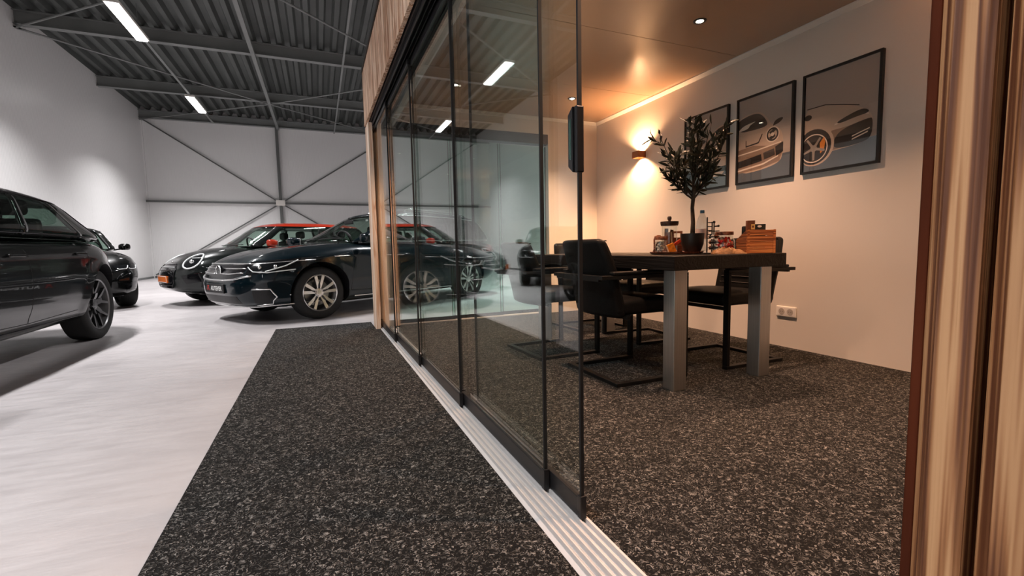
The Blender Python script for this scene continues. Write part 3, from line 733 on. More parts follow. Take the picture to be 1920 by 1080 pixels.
# ================================================================== TABLE
TT = .79
TX0, TX1, TY0, TY1 = 1.775, 2.66, 1.945, 3.80
t = thing('dining_table', 'heavy black wooden meeting table on square brushed steel legs', 'table', ((TX0 + TX1) / 2, (TY0 + TY1) / 2, .012))
cx, cy = (TX0 + TX1) / 2, (TY0 + TY1) / 2
MB().box(TX0 - cx, TX1 - cx, TY0 - cy, TY1 - cy, TT - .080 - .012, TT - .012).obj('tabletop', M['table_wood'], t, bevel=.004)
hx, hy = (TX1 - TX0) / 2 - .055, (TY1 - TY0) / 2 - .055
lg = .092
for sx in (-1, 1):
    for sy in (-1, 1):
        xa, ya = sx * hx - (lg if sx > 0 else 0), sy * hy - (lg if sy > 0 else 0)
        MB().box(xa, xa + lg, ya, ya + lg, 0, TT - .0925).obj('leg', M['brushed'], t, bevel=.004)

# ================================================================== CHAIRS (cantilever arm chairs)
def make_chair(label):
    t = thing('arm_chair', label, 'chair', (0, 0, 0), 0, 'black cantilever arm chairs around the table')
    # sled base + arm loops of flat bar; the chair faces +x
    for s in (-1, 1):
        y = s * .275
        f = MB()
        f.box(-.27, .27, y - .02, y + .02, 0, .022)
        f.box(.245, .27, y - .02, y + .02, .0222, .645)
        f.box(-.372, .27, y - .02, y + .02, .6452, .668)
        f.obj('side_frame', M['chair_metal'], t, bevel=.002)
        rbox(MB(), -.30, .262, y - .027, y + .027, .6685, .690, .009).obj('armrest', M['leather'], t, smooth=.9)
    MB().box(-.27, -.23, -.2545, .2545, 0, .022).obj('floor_bar', M['chair_metal'], t, bevel=.002)
    MB().box(-.372, -.348, -.2545, .2545, .632, .668).obj('back_bar', M['chair_metal'], t, bevel=.003)
    for xa in (.235, -.17): MB().box(xa, xa + .027, -.2545, .2545, .395, .418).obj('cross_bar', M['chair_metal'], t, bevel=.002)
    def seatf(p):
        p = Vector(p); u = (p.x + .22) / .5
        p.z += .018 * math.sin(max(0, min(1, u)) * PI) * (1 if p.z > .45 else 0) * (1 - (p.y / .26) ** 2 * .4)
        return p
    rbox(MB(), -.235, .262, -.247, .247, .4185, .505, .03, 3, 0, seatf).obj('seat', M['leather'], t, smooth=1.2)
    def backf(p):
        p = Vector(p); h = (p.z - .43) / .45
        hh = max(0, min(1, h))
        w = 1.0 + .02 * math.sin(hh * PI) - .10 * max(0, (hh - .55) / .45) ** 2
        p.y *= w
        if p.x > -.24 and .08 < hh < .62: p.x += .010 * abs(math.sin(hh * PI * 9)) - .006       # quilted channels
        p.x += -.075 * hh - .035 * hh * hh + .05 * (p.y / .25) ** 2 * (1 - .3 * hh)
        return p
    b = MB()
    # back shell with rounded upper corners
    x0, x1, y1, z0, z1 = -.275, -.205, .247, .40, .885
    rbox(b, x0, x1, -y1, y1, z0, z1, .034, 4, 0, backf)
    # finer vertical rows for the channels
    o = b.obj('backrest', M['leather'], t, smooth=1.2)
    sub = o.modifiers.new('s', 'SUBSURF'); sub.levels = 1; sub.render_levels = 1
    rbox(MB(), -.222, -.196, -.200, .200, .50, .72, .010, 3, 0, lambda p: backf((p[0], p[1], p[2]))).obj('back_cushion', M['leather'], t, smooth=1.2)
    for k in range(4):
        z = .545 + k * .045
        pts = [backf((-.1955, -.195 + .39 * i / 8, z)) for i in range(9)]
        MB().tube(pts, .0035, 5).obj('seam', M['black_seal'], t)
    pts = []
    for i in range(19):
        u = i / 18
        yy = -.235 + .47 * u; zz = .872
        pts.append(backf((-.205 - .003, yy, zz)))
    MB().tube(pts, .0035, 6).obj('piping', M['leather'], t)
    return t
chair = make_chair('black leather arm chair nearest the viewer, seen from behind at the table corner')
def at(o, x, y, rz, lab):
    o.location = (x, y, .012); o.rotation_euler.z = rz; o['label'] = lab
    return o
at(chair, 1.86, 2.50, 0.0, 'black leather arm chair nearest the viewer, seen from behind at the table corner')
at(copy_tree(chair), 1.73, 3.30, .04, 'black leather arm chair behind the nearest one, half seen through the glass')
at(copy_tree(chair), 2.74, 2.50, PI, 'black leather arm chair facing the viewer behind the wooden crate')
at(copy_tree(chair), 2.74, 3.38, PI - .05, 'black leather arm chair across the table, its back showing left of the small jar')

at(copy_tree(chair), 2.62, 4.14, -PI / 2 + .05, 'black leather arm chair at the far head of the table, facing the viewer')

# ================================================================== THINGS ON THE TABLE
Z0 = TT + .0002
# tray
def tray():
    mb = MB(); prof = [(.0001, .0), (.155, .0), (.170, .004), (.176, .016), (.170, .016), (.162, .008), (.0001, .008)]
    return mb.lathe(prof, 40)
t_ = tray()
for i, v in enumerate(t_.v): t_.v[i] = (v[0], v[1] * 1.0, v[2])
o = t_.obj('serving_tray', M['tray_wood'], smooth=.6, loc=(2.265, 2.465, Z0)); tag(o, 'round red-brown wooden tray carrying the plant and jars', 'tray')
ZT_ = Z0 + .0085
# potted olive tree
px_, py_ = 2.345, 2.40
t = thing('potted_olive_tree', 'small artificial olive tree in a round black pot', 'plant', (px_, py_, ZT_))
MB().lathe([(.0001, 0), (.044, 0), (.056, .012), (.071, .055), (.076, .128), (.070, .128), (.066, .108), (.0001, .108)], 36).obj('pot', M['pot'], t, smooth=.7)
MB().lathe([(.0001, .116), (.04, .114), (.0655, .1085), (.0655, .1081), (.0001, .1082)], 24).obj('soil', M['soil'], t, smooth=.7)
r = random.Random(11)
def curve_pts(p, d, L, n, wob, lift):
    pts = [Vector(p)]; d = Vector(d).normalized()
    for i in range(n):
        d = (d + Vector((r.uniform(-wob, wob), r.uniform(-wob, wob), r.uniform(-wob, wob) + lift))).normalized()
        pts.append(pts[-1] + d * (L / n))
    return pts
tr_pts = [Vector((0, 0, .10)), Vector((.004, 0, .20)), Vector((-.002, .003, .30)), Vector((.004, 0, .385)), Vector((.002, -.002, .44))]
MB().tube(tr_pts, [.017, .014, .012, .0135, .010], 10).obj('trunk', M['bark'], t, smooth=2)
# camera-right direction for laying out the crown (the plant was arranged as a broad fan)
Rv = Vector((0.921, -0.388, 0)); Dv = Vector((0.386, 0.919, 0))
br = MB(); tips = []
specs = []   # (lateral, depth, rise) end points of main boughs, metres from trunk top
ends = [(-.235, .02, .42), (-.20, -.06, .20), (-.12, .07, .30), (-.05, -.05, .46), (.02, .05, .50), (.10, -.04, .44), (.17, .05, .40), (.235, -.03, .46), (.16, .07, .22), (-.15, .02, .10), (.12, -.06, .14), (.0, -.09, .27), (.05, .11, .30)]
stems = []
for la, de, ri in ends:
    p0 = Vector((0, 0, r.uniform(.33, .43)))
    p3 = Vector((0, 0, .41)) + Rv * la + Dv * de + Vector((0, 0, ri))
    mid = p0.lerp(p3, .45) + Rv * la * .12 + Vector((0, 0, -.05 if abs(la) > .1 else 0))
    pts = []
    for i in range(11):
        u = i / 10
        pts.append(p0 * (1 - u) ** 2 + mid * 2 * u * (1 - u) + p3 * u * u + Vector((r.uniform(-1, 1), r.uniform(-1, 1), r.uniform(-1, 1))) * .005)
    stems.append(pts)
    br.tube(pts, [.0062 * (1 - .75 * i / 10) for i in range(11)], 6)
    for k in (4, 6, 8):
        d = (pts[k] - pts[k - 1]).normalized() + Vector((r.uniform(-.9, .9), r.uniform(-.9, .9), r.uniform(-.2, .7)))
        q = curve_pts(pts[k], d, r.uniform(.07, .12), 5, .2, .08)
        br.tube(q, [.003, .0027, .0024, .002, .0015, .001], 5); stems.append(q)
br.obj('branches', M['bark'], t, smooth=2)
lf = MB()
def leaf(p, d, L, w):
    d = d.normalized(); u = Vector((r.uniform(-1, 1), r.uniform(-1, 1), r.uniform(-1, 1)))
    a = d.cross(u).normalized(); nrm = a.cross(d)
    vs = []; n = 5
    for i in range(n + 1):
        s = i / n; ww = w * math.sin(PI * (s * .92 + .04)) ** .8
        c = p + d * L * s + nrm * (-.15 * L * s * s)
        vs += [c - a * ww * .5 + nrm * .0008, c + nrm * -.0008, c + a * ww * .5 + nrm * .0008]
    fs = []
    for i in range(n):
        for j in (0, 1):
            q = i * 3 + j; fs.append((q, q + 1, q + 4, q + 3))
    lf.add(vs, fs)
for pts in stems:
    n = len(pts); main = n > 8
    for i in range(2 if main else 1, n):
        for k in range((1 + (i % 2)) if main else 2):
            d = (pts[i] - pts[i - 1]).normalized()
            side = Vector((r.uniform(-1, 1), r.uniform(-1, 1), r.uniform(-1, 1)))
            leaf(pts[i].lerp(pts[i - 1], r.random()), d * .9 + side * .9, r.uniform(.048, .085), r.uniform(.014, .021))
lo = lf.obj('leaves', M['leaf'], t, smooth=2); tag(lo, kind='stuff')
so = lo.modifiers.new('t', 'SOLIDIFY'); so.thickness = .0006
ov = MB()
for k in range(9):
    s = stems[r.randrange(len(stems))]; p = s[-2] + Vector((r.uniform(-.01, .01), r.uniform(-.01, .01), r.uniform(-.01, .01)))
    ov = MB().ball(p, .0085, 8, 0, (1, 1, 1.3)); ov.obj('olive_fruit', M['olive'], t, smooth=2)

def loc_ray(px, Y):          # not used for fitting to the lens; plain coordinates follow
    return None
# tall glass jar with a dark knobbed lid
t = thing('storage_jar', 'tall glass jar with dark knobbed lid full of wrapped biscuits, left of the plant', 'jar', (2.235, 2.50, ZT_))
MB().lathe([(.0001, .0), (.050, 0), (.052, .006), (.052, .185), (.0495, .185), (.0495, .006), (.0001, .005)], 32).obj('glass_body', M['jar'], t, smooth=.7)
MB().lathe([(.0001, .1855), (.056, .1855), (.060, .200), (.060, .214), (.0001, .214)], 32).obj('lid', M['jar_lid_dark'], t, smooth=.5)
MB().lathe([(.009, .2145), (.009, .222), (.014, .230), (.014, .243), (.009, .250), (.0001, .251)], 16).obj('knob', M['jar_lid_dark'], t, smooth=.7)
jar_items = [('biscuit', 0, 0, .010, .15, .3), ('packet_cream', .020, -.012, .012, .13, -.25), ('packet_red', .024, .012, .010, .14, .15), ('biscuit', -.022, .012, .012, .155, .1), ('box_brown', -.016, -.022, .012, .13, -.2)]
for nm, x, y, z, h, tilt in jar_items:
    mm = Matrix.Translation((x, y, z)) @ Matrix.Rotation(tilt * .5, 4, 'Y') @ Matrix.Rotation(x * 40, 4, 'Z')
    o = MB().box(-.012, .012, -.005, .005, 0, h, 0, mm).obj('wrapped_biscuit', M[nm], None, bevel=.003, loc=(2.235, 2.50, ZT_))
    tag(o, {'biscuit': 'brown wrapped biscuit stick standing in the tall glass jar', 'packet_cream': 'cream wrapped biscuit stick in the tall glass jar', 'packet_red': 'red wrapped biscuit stick in the tall glass jar', 'box_brown': 'dark brown wrapped wafer leaning in the tall glass jar'}[nm] + (', behind the others' if x == -.022 else ''), 'biscuit', 'wrapped biscuits in the tall jar')
# small jar of mints
sx_, sy_ = 2.125, 2.46
t = thing('candy_jar', 'small clear jar of silver mints with a brown lid', 'jar', (sx_, sy_, ZT_))
MB().lathe([(.0001, 0), (.034, 0), (.036, .005), (.036, .088), (.0335, .088), (.0335, .005), (.0001, .004)], 28).obj('glass_body', M['jar'], t, smooth=.7)
MB().lathe([(.0001, .0885), (.037, .0885), (.038, .092), (.038, .108), (.036, .112), (.0001, .112)], 28).obj('lid', M['lid_wood'], t, smooth=.5)
for k in range(26):
    a = r.uniform(0, 2 * PI); rr = .022 * math.sqrt(r.random()); z = .013 + .0072 * (k // 3)
    o = MB().ball((rr * math.cos(a), rr * math.sin(a), z), .0095, 8, 0, (1.1, .9, .75)).obj('mint', M['candy_grey' if k % 3 else 'candy_white'], None, smooth=2, loc=(sx_, sy_, ZT_))
    tag(o, 'wrapped silver-white mint inside the small brown-lidded jar', 'candy', 'mints in the small jar')
# large jar of red sweets
bx_, by_ = 2.452, 2.232
t = thing('candy_jar', 'wide glass jar of red and white sweets, wooden lidded', 'jar', (bx_, by_, Z0))
MB().lathe([(.0001, 0), (.050, 0), (.062, .012), (.068, .045), (.064, .082), (.052, .102), (.052, .118), (.0495, .118), (.0495, .101), (.061, .080), (.065, .045), (.059, .013), (.0001, .004)], 36).obj('glass_body', M['jar'], t, smooth=.9)
MB().lathe([(.0001, .1185), (.055, .1185), (.056, .122), (.056, .138), (.054, .141), (.0001, .141)], 32).obj('lid', M['lid_wood'], t, smooth=.5)
cols = ['candy_red', 'candy_red', 'candy_pink', 'candy_white', 'candy_red', 'candy_pink']
cn = {'candy_red': 'red', 'candy_pink': 'pink', 'candy_white': 'white'}
for k in range(80):
    lay = k // 9; z = .016 + .0100 * lay; a = r.uniform(0, 2 * PI); rr = (.048 if lay < 6 else .036) * r.random() ** .35
    c = cols[k % 6]
    o = MB().ball((0, 0, 0), .0115, 8, 0, (1.25, .9, .8)).obj('sweet', M[c], None, smooth=2, loc=(bx_ + rr * math.cos(a), by_ + rr * math.sin(a), Z0 + z))
    o.rotation_euler = (r.uniform(0, 3), r.uniform(0, 3), r.uniform(0, 3))
    tag(o, '%s wrapped sweet in the wide wooden-lidded jar' % cn[c], 'candy', '%s sweets in the wide jar' % cn[c])
# water bottle
t = thing('water_bottle', 'clear plastic water bottle with a blue cap behind the plant pot', 'bottle', (2.50, 2.47, Z0))
MB().lathe([(.0001, .006), (.030, .0), (.040, .006), (.042, .02), (.042, .07), (.039, .078), (.042, .086), (.042, .19), (.039, .21), (.030, .245), (.017, .275), (.0135, .282), (.0135, .300), (.0120, .300), (.0120, .282), (.028, .244), (.0395, .19), (.0395, .02), (.0001, .012)], 32).obj('bottle_body', M['pet'], t, smooth=.9)
MB().lathe([(.0001, .303), (.0125, .302), (.0155, .298), (.0155, .280), (.0138, .280)][::-1], 20).obj('cap', M['blue_cap'], t, smooth=.5)
MB().lathe([(.0424, .10), (.0424, .17), (.0428, .17), (.0428, .10)], 32).obj('label', pmat('clear_bottle_label', lin(214, 196, 188), .4, noise=(20, .1)), t, smooth=.6)
# black wire capsule tower
wx, wy = 2.335, 2.235
t = thing('capsule_tower', 'black wire tower holding coffee capsules, right of the plant pot', 'capsule holder', (wx, wy, Z0))
w = MB().lathe([(.0001, 0), (.040, 0), (.042, .004), (.040, .008), (.0001, .008)], 24)
w.obj('base', M['rack_metal'], t, smooth=.5)
w = MB()
q = Rv * -.022; q2 = Rv * .010
w.tube([q + Vector((0, 0, .006)), q + Vector((0, 0, .235))], .0042, 6).tube([q2 + Vector((0, 0, .006)), q2 + Vector((0, 0, .205))], .0042, 6)
for z in (.10, .125, .15, .175, .20): w.tube([q + Vector((0, 0, z)), q2 + Vector((0, 0, z))], .0032, 5)
w.obj('ladder_wire', M['rack_metal'], t)
w = MB(); c0 = Rv * .022
w.tube([c0 + Vector((0, 0, .006)), c0 + Vector((0, 0, .20))], .004, 8)
for z in (.04, .075, .11, .145):
    for k in range(4):
        a = k * PI / 2 + .4
        w.tube([c0 + Vector((.019 * math.cos(a) + .014 * math.cos(b), .019 * math.sin(a) + .014 * math.sin(b), z)) for b in [2 * PI * j / 10 for j in range(10)]], .0032, 5, 0, True)
w.tube([c0 + Vector((0, 0, .175)), c0 + Rv * .026 + Vector((0, 0, .178))], .005, 6).ball(c0 + Rv * .028 + Vector((0, 0, .178)), .008)
w.ball(c0 + Vector((0, 0, .203)), .009)
w.obj('capsule_rings', M['rack_metal'], t, smooth=.8)
for z in (.04, .075, .11):
    for k in range(4):
        a = k * PI / 2 + .4
        o = MB().lathe([(.0001, .012), (.008, .012), (.0125, -.012), (.0135, -.013), (.0001, -.014)], 12, 0, 'Z', (c0.x + .019 * math.cos(a), c0.y + .019 * math.sin(a), z)).obj('coffee_capsule', M[['black_p', 'candy_grey', 'box_brown'][(k + int(z * 100)) % 3]], None, smooth=.8, loc=(wx, wy, Z0))
        tag(o, ['black', 'silver', 'brown'][(k + int(z * 100)) % 3] + ' coffee capsule in the black wire tower', 'coffee capsule', ['black', 'silver', 'brown'][(k + int(z * 100)) % 3] + ' capsules in the wire tower')
# wooden board with a cut-out handle, behind the trunk
t = thing('serving_board', 'brown wooden board with a cut-out handle standing behind the trunk', 'board', (2.345, 2.545, ZT_), -.4)
b = MB().box(-.036, .036, -.006, .006, 0, .105)
b.box(-.036, -.024, -.006, .006, .105, .135).box(.024, .036, -.006, .006, .105, .135).box(-.036, .036, -.006, .006, .135, .150)
b.obj('board', M['lid_wood'], t)
# scoop handle arch next to the small jar
t = thing('wooden_scoop', 'dark brown wooden scoop handle showing between the two left jars', 'scoop', (2.165, 2.535, ZT_), -.4)
MB().tube([(-.022, 0, .0), (-.024, 0, .09), (-.018, 0, .112), (.0, 0, .118), (.018, 0, .116), (.022, 0, .11)], .006, 8).obj('handle', M['lid_wood'], t, smooth=2)
# packets leaning by the pot
mm = lambda rz, tl: Matrix.Rotation(rz, 4, 'Z') @ Matrix.Rotation(tl, 4, 'Y')
t = thing('snack_packet', 'orange snack packet with a cream edge leaning in front of the tall jar', 'packet', (2.175, 2.395, ZT_ + .003), -.4)
m4 = Matrix.Rotation(-.38, 4, 'Y')
MB().box(-.024, .024, -.006, .006, 0, .062, 0, m4).obj('packet_body', M['packet_orange'], t, bevel=.003)
MB().box(-.030, -.0245, -.007, .007, 0, .064, 0, m4).obj('packet_edge', M['packet_cream'], t, bevel=.001)
m4 = Matrix.Rotation(.95, 4, 'Y')
o = MB().box(-.010, .010, -.006, .006, -.0, .11, 0, m4).obj('sugar_stick', M['packet_red'], None, bevel=.003, loc=(2.165, 2.44, ZT_ + .02))
o.rotation_euler.z = -.4; tag(o, 'red stick packet lying aslant between the tall jar and the pot', 'packet')
# crumpled bag
def bag():
    mb = MB(); nu, nv = 26, 14; vs = []
    for i in range(nu):
        for j in range(nv):
            u, v = i / (nu - 1) * 2 - 1, j / (nv - 1) * 2 - 1
            e = max(0, 1 - u * u) ** .5 * max(0, 1 - v * v) ** .5
            h = .030 * e * (1 - .25 * u) + .008 * e * math.sin(9 * u + 5 * v) + .007 * e * math.sin(13 * v - 8 * u) + .004 * e * math.sin(23 * u + 11 * v)
            sc = 1 - .12 * v * v
            vs.append((u * .098 * sc + .004 * math.sin(7 * v), v * .052 + .005 * math.sin(6 * u), max(0.0006, h)))
    fs = [(i * nv + j, (i + 1) * nv + j, (i + 1) * nv + j + 1, i * nv + j + 1) for i in range(nu - 1) for j in range(nv - 1)]
    n = len(vs); vs += [(a, b, 0) for a, b, c in vs]
    fs += [(a + n, d + n, c + n, b + n) for a, b, c, d in fs]
    for i in range(nu - 1):
        for j in (0, nv - 1): fs.append((i * nv + j, (i + 1) * nv + j, (i + 1) * nv + j + n, i * nv + j + n))
    for j in range(nv - 1):
        for i in (0, nu - 1): fs.append((i * nv + j, i * nv + j + 1, i * nv + j + 1 + n, i * nv + j + n))
    return mb.add(vs, fs)
o = bag().obj('snack_bag', M['bag'], None, smooth=2, loc=(2.33, 2.085, Z0)); o.rotation_euler.z = -.4
tag(o, 'crumpled beige paper bag lying in front of the wide sweet jar', 'bag')
# wooden crate
ang = -.42
t = thing('wooden_crate', 'orange wooden crate with slatted front at the right end of the table', 'crate', (2.425, 2.035, Z0), ang)
W_, D_, H_ = .175, .145, .145
f = MB()
for k in range(4): f.box(0, W_, 0, .009, k * H_ / 4 + .001, (k + 1) * H_ / 4 - .0012)
f.obj('front_slats', M['crate_wood'], t, bevel=.0015)
for x in (0, W_ - .008): MB().prism([(.0092, .0), (D_, 0), (D_, .085), (.0092, H_)], x, x + .008, 'X').obj('side_panel', M['crate_side'], t)
MB().box(.009, W_ - .009, D_ - .008, D_, .001, .075).obj('back_panel', M['crate_side'], t)
MB().box(.009, W_ - .009, .0095, D_ - .009, .001, .007).obj('bottom_panel', M['crate_side'], t)
MB().box(.002, .016, -.0015, 0, .0, H_).box(W_ - .016, W_ - .002, -.0015, 0, 0, H_).obj('corner_strip', M['crate_wood'], t)
def in_crate(x, y): c, s = math.cos(ang), math.sin(ang); return (2.425 + x * c - y * s, 2.035 + x * s + y * c, Z0 + .0075)
t = thing('brown_carton', 'slim brown carton with a yellow label sticking out of the crate', 'carton', in_crate(.028, .035), ang)
MB().box(-.016, .030, -.012, .012, 0, .195).obj('carton_body', M['box_brown'], t, bevel=.001)
MB().box(.006, .028, -.0128, -.0121, .140, .172).obj('label', M['label_y'], t)
MB().box(.011, .023, -.0132, -.0129, .148, .164).obj('emblem', M['lid_wood'], t)
t = thing('dark_carton', 'dark carton with a white oval, behind the crate front on the right', 'carton', in_crate(.095, .040), ang)
MB().box(-.032, .032, -.010, .010, 0, .172).obj('carton_body', M['box_dark'], t, bevel=.001)
MB().lathe([(.0001, -.0108), (.010, -.0108), (.010, -.0102)], 20, 0, 'Y', (0, 0, 0)).obj('oval_print', M['white_p'], t)
t.children[-1].location = (-.006, 0, .158); t.children[-1].scale = (1.3, 1, .7)
o = rbox(MB(), -.014, .014, -.014, .014, 0, .165, .010).obj('black_bottle', M['black_p'], None, smooth=2, loc=in_crate(.034, .108)); tag(o, 'black rounded bottle top poking from the left of the crate', 'bottle')

# ================================================================== CARS
def smooth_curve(pts, k=9, n=401):
    """piecewise line through pts, rounded off; returns a function"""
    xs = np.array([p[0] for p in pts], float); ys = np.array([p[1] for p in pts], float)
    g = np.linspace(xs[0], xs[-1], n); v = np.interp(g, xs, ys)
    for _ in range(2):
        pad = np.concatenate([np.full(k, 2 * v[0]) - v[k:0:-1], v, np.full(k, 2 * v[-1]) - v[-2:-k - 2:-1]])
        ker = np.ones(2 * k + 1) / (2 * k + 1); v = np.convolve(pad, ker, 'valid')
    return lambda x: float(np.interp(x, g, v))
def grid_cube(A, B, Cc, fn, cell=None):
    """surface of a box gridded at parameters A x B x C in [-1,1], mapped by fn; cell(face, a, b, c) -> key or None.
    returns {key: (verts, faces)}"""
    out = {}
    def face(fixed, sgn, U, V_):
        for i in range(len(U) - 1):
            for j in range(len(V_) - 1):
                um, vm = (U[i] + U[i + 1]) / 2, (V_[j] + V_[j + 1]) / 2
                def pt(u, v):
                    return {'a': (sgn, u, v), 'b': (u, sgn, v), 'c': (u, v, sgn)}[fixed]
                mid = pt(um, vm)
                key = cell(fixed, *mid) if cell else 'all'
                if key is None: continue
                D = out.setdefault(key, ({}, []))
                q = []
                for (u, v) in ((U[i], V_[j]), (U[i + 1], V_[j]), (U[i + 1], V_[j + 1]), (U[i], V_[j + 1])):
                    p = tuple(round(t, 5) for t in pt(u, v))
                    if p not in D[0]: D[0][p] = len(D[0])
                    q.append(D[0][p])
                D[1].append(tuple(q))
    for s in (-1, 1):
        face('a', s, B, Cc); face('b', s, A, Cc); face('c', s, A, B)
    return {k: ([fn(*p) for p in D[0]], D[1]) for k, D in out.items()}
def lsp(a, b, n): return [a + (b - a) * i / n for i in range(n + 1)]
def merge(*ls):
    v = sorted(set(round(x, 5) for l in ls for x in l)); o = [v[0]]
    for x in v[1:]:
        if x - o[-1] > .012: o.append(x)
    o[-1] = v[-1]
    return o
def paint(name, col, metal=.3, rough=.28):
    return pmat(name, tuple(c * .55 for c in col[:3]) + (1,), .3, metal * .6, 0.9, noise=(3, .02), spec=.1)
CM = dict(
 black=pmat('car_black_plastic', (.008, .008, .009, 1), .45, noise=(40, .1)),
 gloss=pmat('car_gloss_black', (.004, .004, .005, 1), .12, noise=(40, .1)),
 chrome=pmat('car_chrome', (.90, .91, .91, 1), .24, 1.0, noise=(20, .02)),
 rubber=pmat('tyre_rubber', (.012, .012, .012, 1), .7, noise=(40, .2)),
 inner=pmat('car_interior', (.018, .018, .019, 1), .6, noise=(20, .2)),
 seat=pmat('car_seat_fabric', (.045, .045, .047, 1), .7, noise=(40, .2)),
 lampglass=pane_mat('lamp_glass', (.85, .88, .9, 1), .06),
 lampin=pmat('lamp_housing', (.008, .009, .010, 1), .1, .0, noise=(30, .1)),
 drl=pmat('lamp_light_guide', (.85, .88, .88, 1), .25, .2, noise=(20, .02)),
 redlamp=pmat('tail_lamp_red', (.22, .006, .006, 1), .12, noise=(20, .1)),
 disc=pmat('brake_disc', (.25, .25, .25, 1), .35, 1.0, noise=(30, .1)),
 win_clear=pane_mat('car_window_clear', (.62, .74, .68, 1), .05),
 win_dark=pane_mat('car_window_tinted', (.16, .22, .19, 1), .05),
 plate_y=pmat('number_plate_orange', lin(214, 108, 36), .5, noise=(20, .03)),
 plate_b=pmat('plate_dark', (.010, .010, .011, 1), .35, noise=(20, .05)),
 plate_w=pmat('plate_white_print', (.75, .75, .74, 1), .5, noise=(20, .02)),
 plate_r=pmat('plate_red_print', lin(190, 50, 40), .5, noise=(20, .02)),
 orange=pmat('caliper_red', lin(120, 20, 16), .4, noise=(20, .05)),
)
def wheel_obj(parent, x, y, R, Wd, rimR, style, side, steer=0.0):
    """wheel > tyre, rim, brake_disc; side=+1 for the left side (outer face towards +y)"""
    t = bpy.data.objects.new('wheel', None); C.objects.link(t); t.parent = parent; t.location = (x, y, R)
    t.rotation_euler.z = steer; t.empty_display_size = .1
    w = Wd / 2; s = side
    prof = [(rimR, -w * .8), (rimR + .02, -w * .97), (R - .035, -w), (R - .008, -w * .86), (R, -w * .6), (R, w * .6), (R - .008, w * .86), (R - .035, w), (rimR + .02, w * .97), (rimR, w * .8)]
    ty = MB(); n = 48; o = 0
    ty.lathe(prof, n, 0, 'Y'); ty.f = [f for f in ty.f if len(f) == 4]; ty.m = ty.m[:len(ty.f)]
    ty.obj('tyre', CM['rubber'], t, smooth=.9)
    rm = MB()
    face = w * .78 * s
    def Lp(r_, d): return (r_, d * s)
    rb = MB().lathe([Lp(rimR + .003, w * .86), Lp(rimR - .004, w * .90), Lp(rimR - .014, w * .82), Lp(rimR - .022, w * .4), Lp(rimR - .03, -w * .5), Lp(rimR + .002, -w * .75)], 48, 0, 'Y')
    rb.f = [f for f in rb.f if len(f) == 4]; rb.m = rb.m[:len(rb.f)]
    rm.v += rb.v; rm.f += rb.f; rm.m += [0] * len(rb.f)
    yo = w * .80 * s; yi = (w * .62) * s; yc = w * .55 * s; t_ = -.03 * s
    def spoke(a0, a1, r0, r1, w0, w1, mi):
        # tapered spoke from hub angle a0 to rim angle a1 (radians)
        p0 = Vector((r0 * math.cos(a0), 0, r0 * math.sin(a0))); p1 = Vector((r1 * math.cos(a1), 0, r1 * math.sin(a1)))
        d = (p1 - p0).normalized(); q = Vector((-d.z, 0, d.x))
        vs = []
        for p, ww, yy in ((p0, w0, yc), ((p0 + p1) / 2, (w0 + w1) / 2, (yc + yo) / 2 + .004 * s), (p1, w1, yo)):
            vs += [p + q * ww / 2 + Vector((0, yy, 0)), p - q * ww / 2 + Vector((0, yy, 0)), p - q * ww * .35 + Vector((0, yy + t_, 0)), p + q * ww * .35 + Vector((0, yy + t_, 0))]
        fs = []
        for k in (0, 4):
            fs += [(k, k + 1, k + 5, k + 4), (k + 1, k + 2, k + 6, k + 5), (k + 2, k + 3, k + 7, k + 6), (k + 3, k, k + 4, k + 7)]
        fs += [(0, 3, 2, 1), (8, 9, 10, 11)]
        o = len(rm.v); rm.add(vs, fs, mi)
        for i in range(len(rm.m) - len(fs), len(rm.m)):
            pass
        # machined face = first quads, pockets keep the dark tone
        base = len(rm.m) - len(fs)
        for i in range(len(fs)): rm.m[base + i] = mi if i in (0, 4) else 1
    rr = rimR - .012
    for k in range(5):
        a = 2 * PI * k / 5 + PI / 2
        if style == 'twin':
            for d in (-1, 1):
                spoke(a + d * .16, a + d * .235, .045, rr, .030, .040, 0)
            spoke(a - .02, a, .05, rr * .55, .03, .006, 1)
        elif style == 'vee':
            spoke(a, a, .04, rr * .45, .06, .05, 0)
            for d in (-1, 1): spoke(a + d * .06, a + d * .34, rr * .36, rr, .032, .022, 0)
        else:
            spoke(a, a, .04, rr, .07, .05, 0)
    hub = MB().lathe([Lp(.060, w * .40), Lp(.062, w * .56), Lp(.045, w * .64), Lp(.028, w * .66), Lp(.0001, w * .66)], 24, 0, 'Y')
    rm.v, off = rm.v, len(rm.v); rm.v += hub.v; rm.f += [tuple(i + off for i in f) for f in hub.f]; rm.m += [0] * len(hub.f)
    for k in range(5):
        a = 2 * PI * k / 5 + .3
        rm.lathe([(.007, w * .50 * s), (.007, w * .645 * s)], 6, 1, 'Y', (.045 * math.cos(a), 0, .045 * math.sin(a)))
    return t, rm
RIMS = {}
def add_wheel(parent, x, y, R, Wd, rimR, style, side, mats, steer=0.0):
    t, rm = wheel_obj(parent, x, y, R, Wd, rimR, style, side, steer)
    rm.obj('rim', mats, t, smooth=.5)
    w = Wd / 2
    MB().lathe([(.06, side * -.0), (rimR * .72, side * -.0), (rimR * .72, side * -.02), (.06, side * -.02)], 32, 0, 'Y').obj('brake_disc', CM['disc'], t, smooth=.5)
    MB().lathe([(rimR - .01, side * -.03), (.0001, side * -.035)], 32, 0, 'Y').obj('backing_plate', CM['black'], t)
    return t

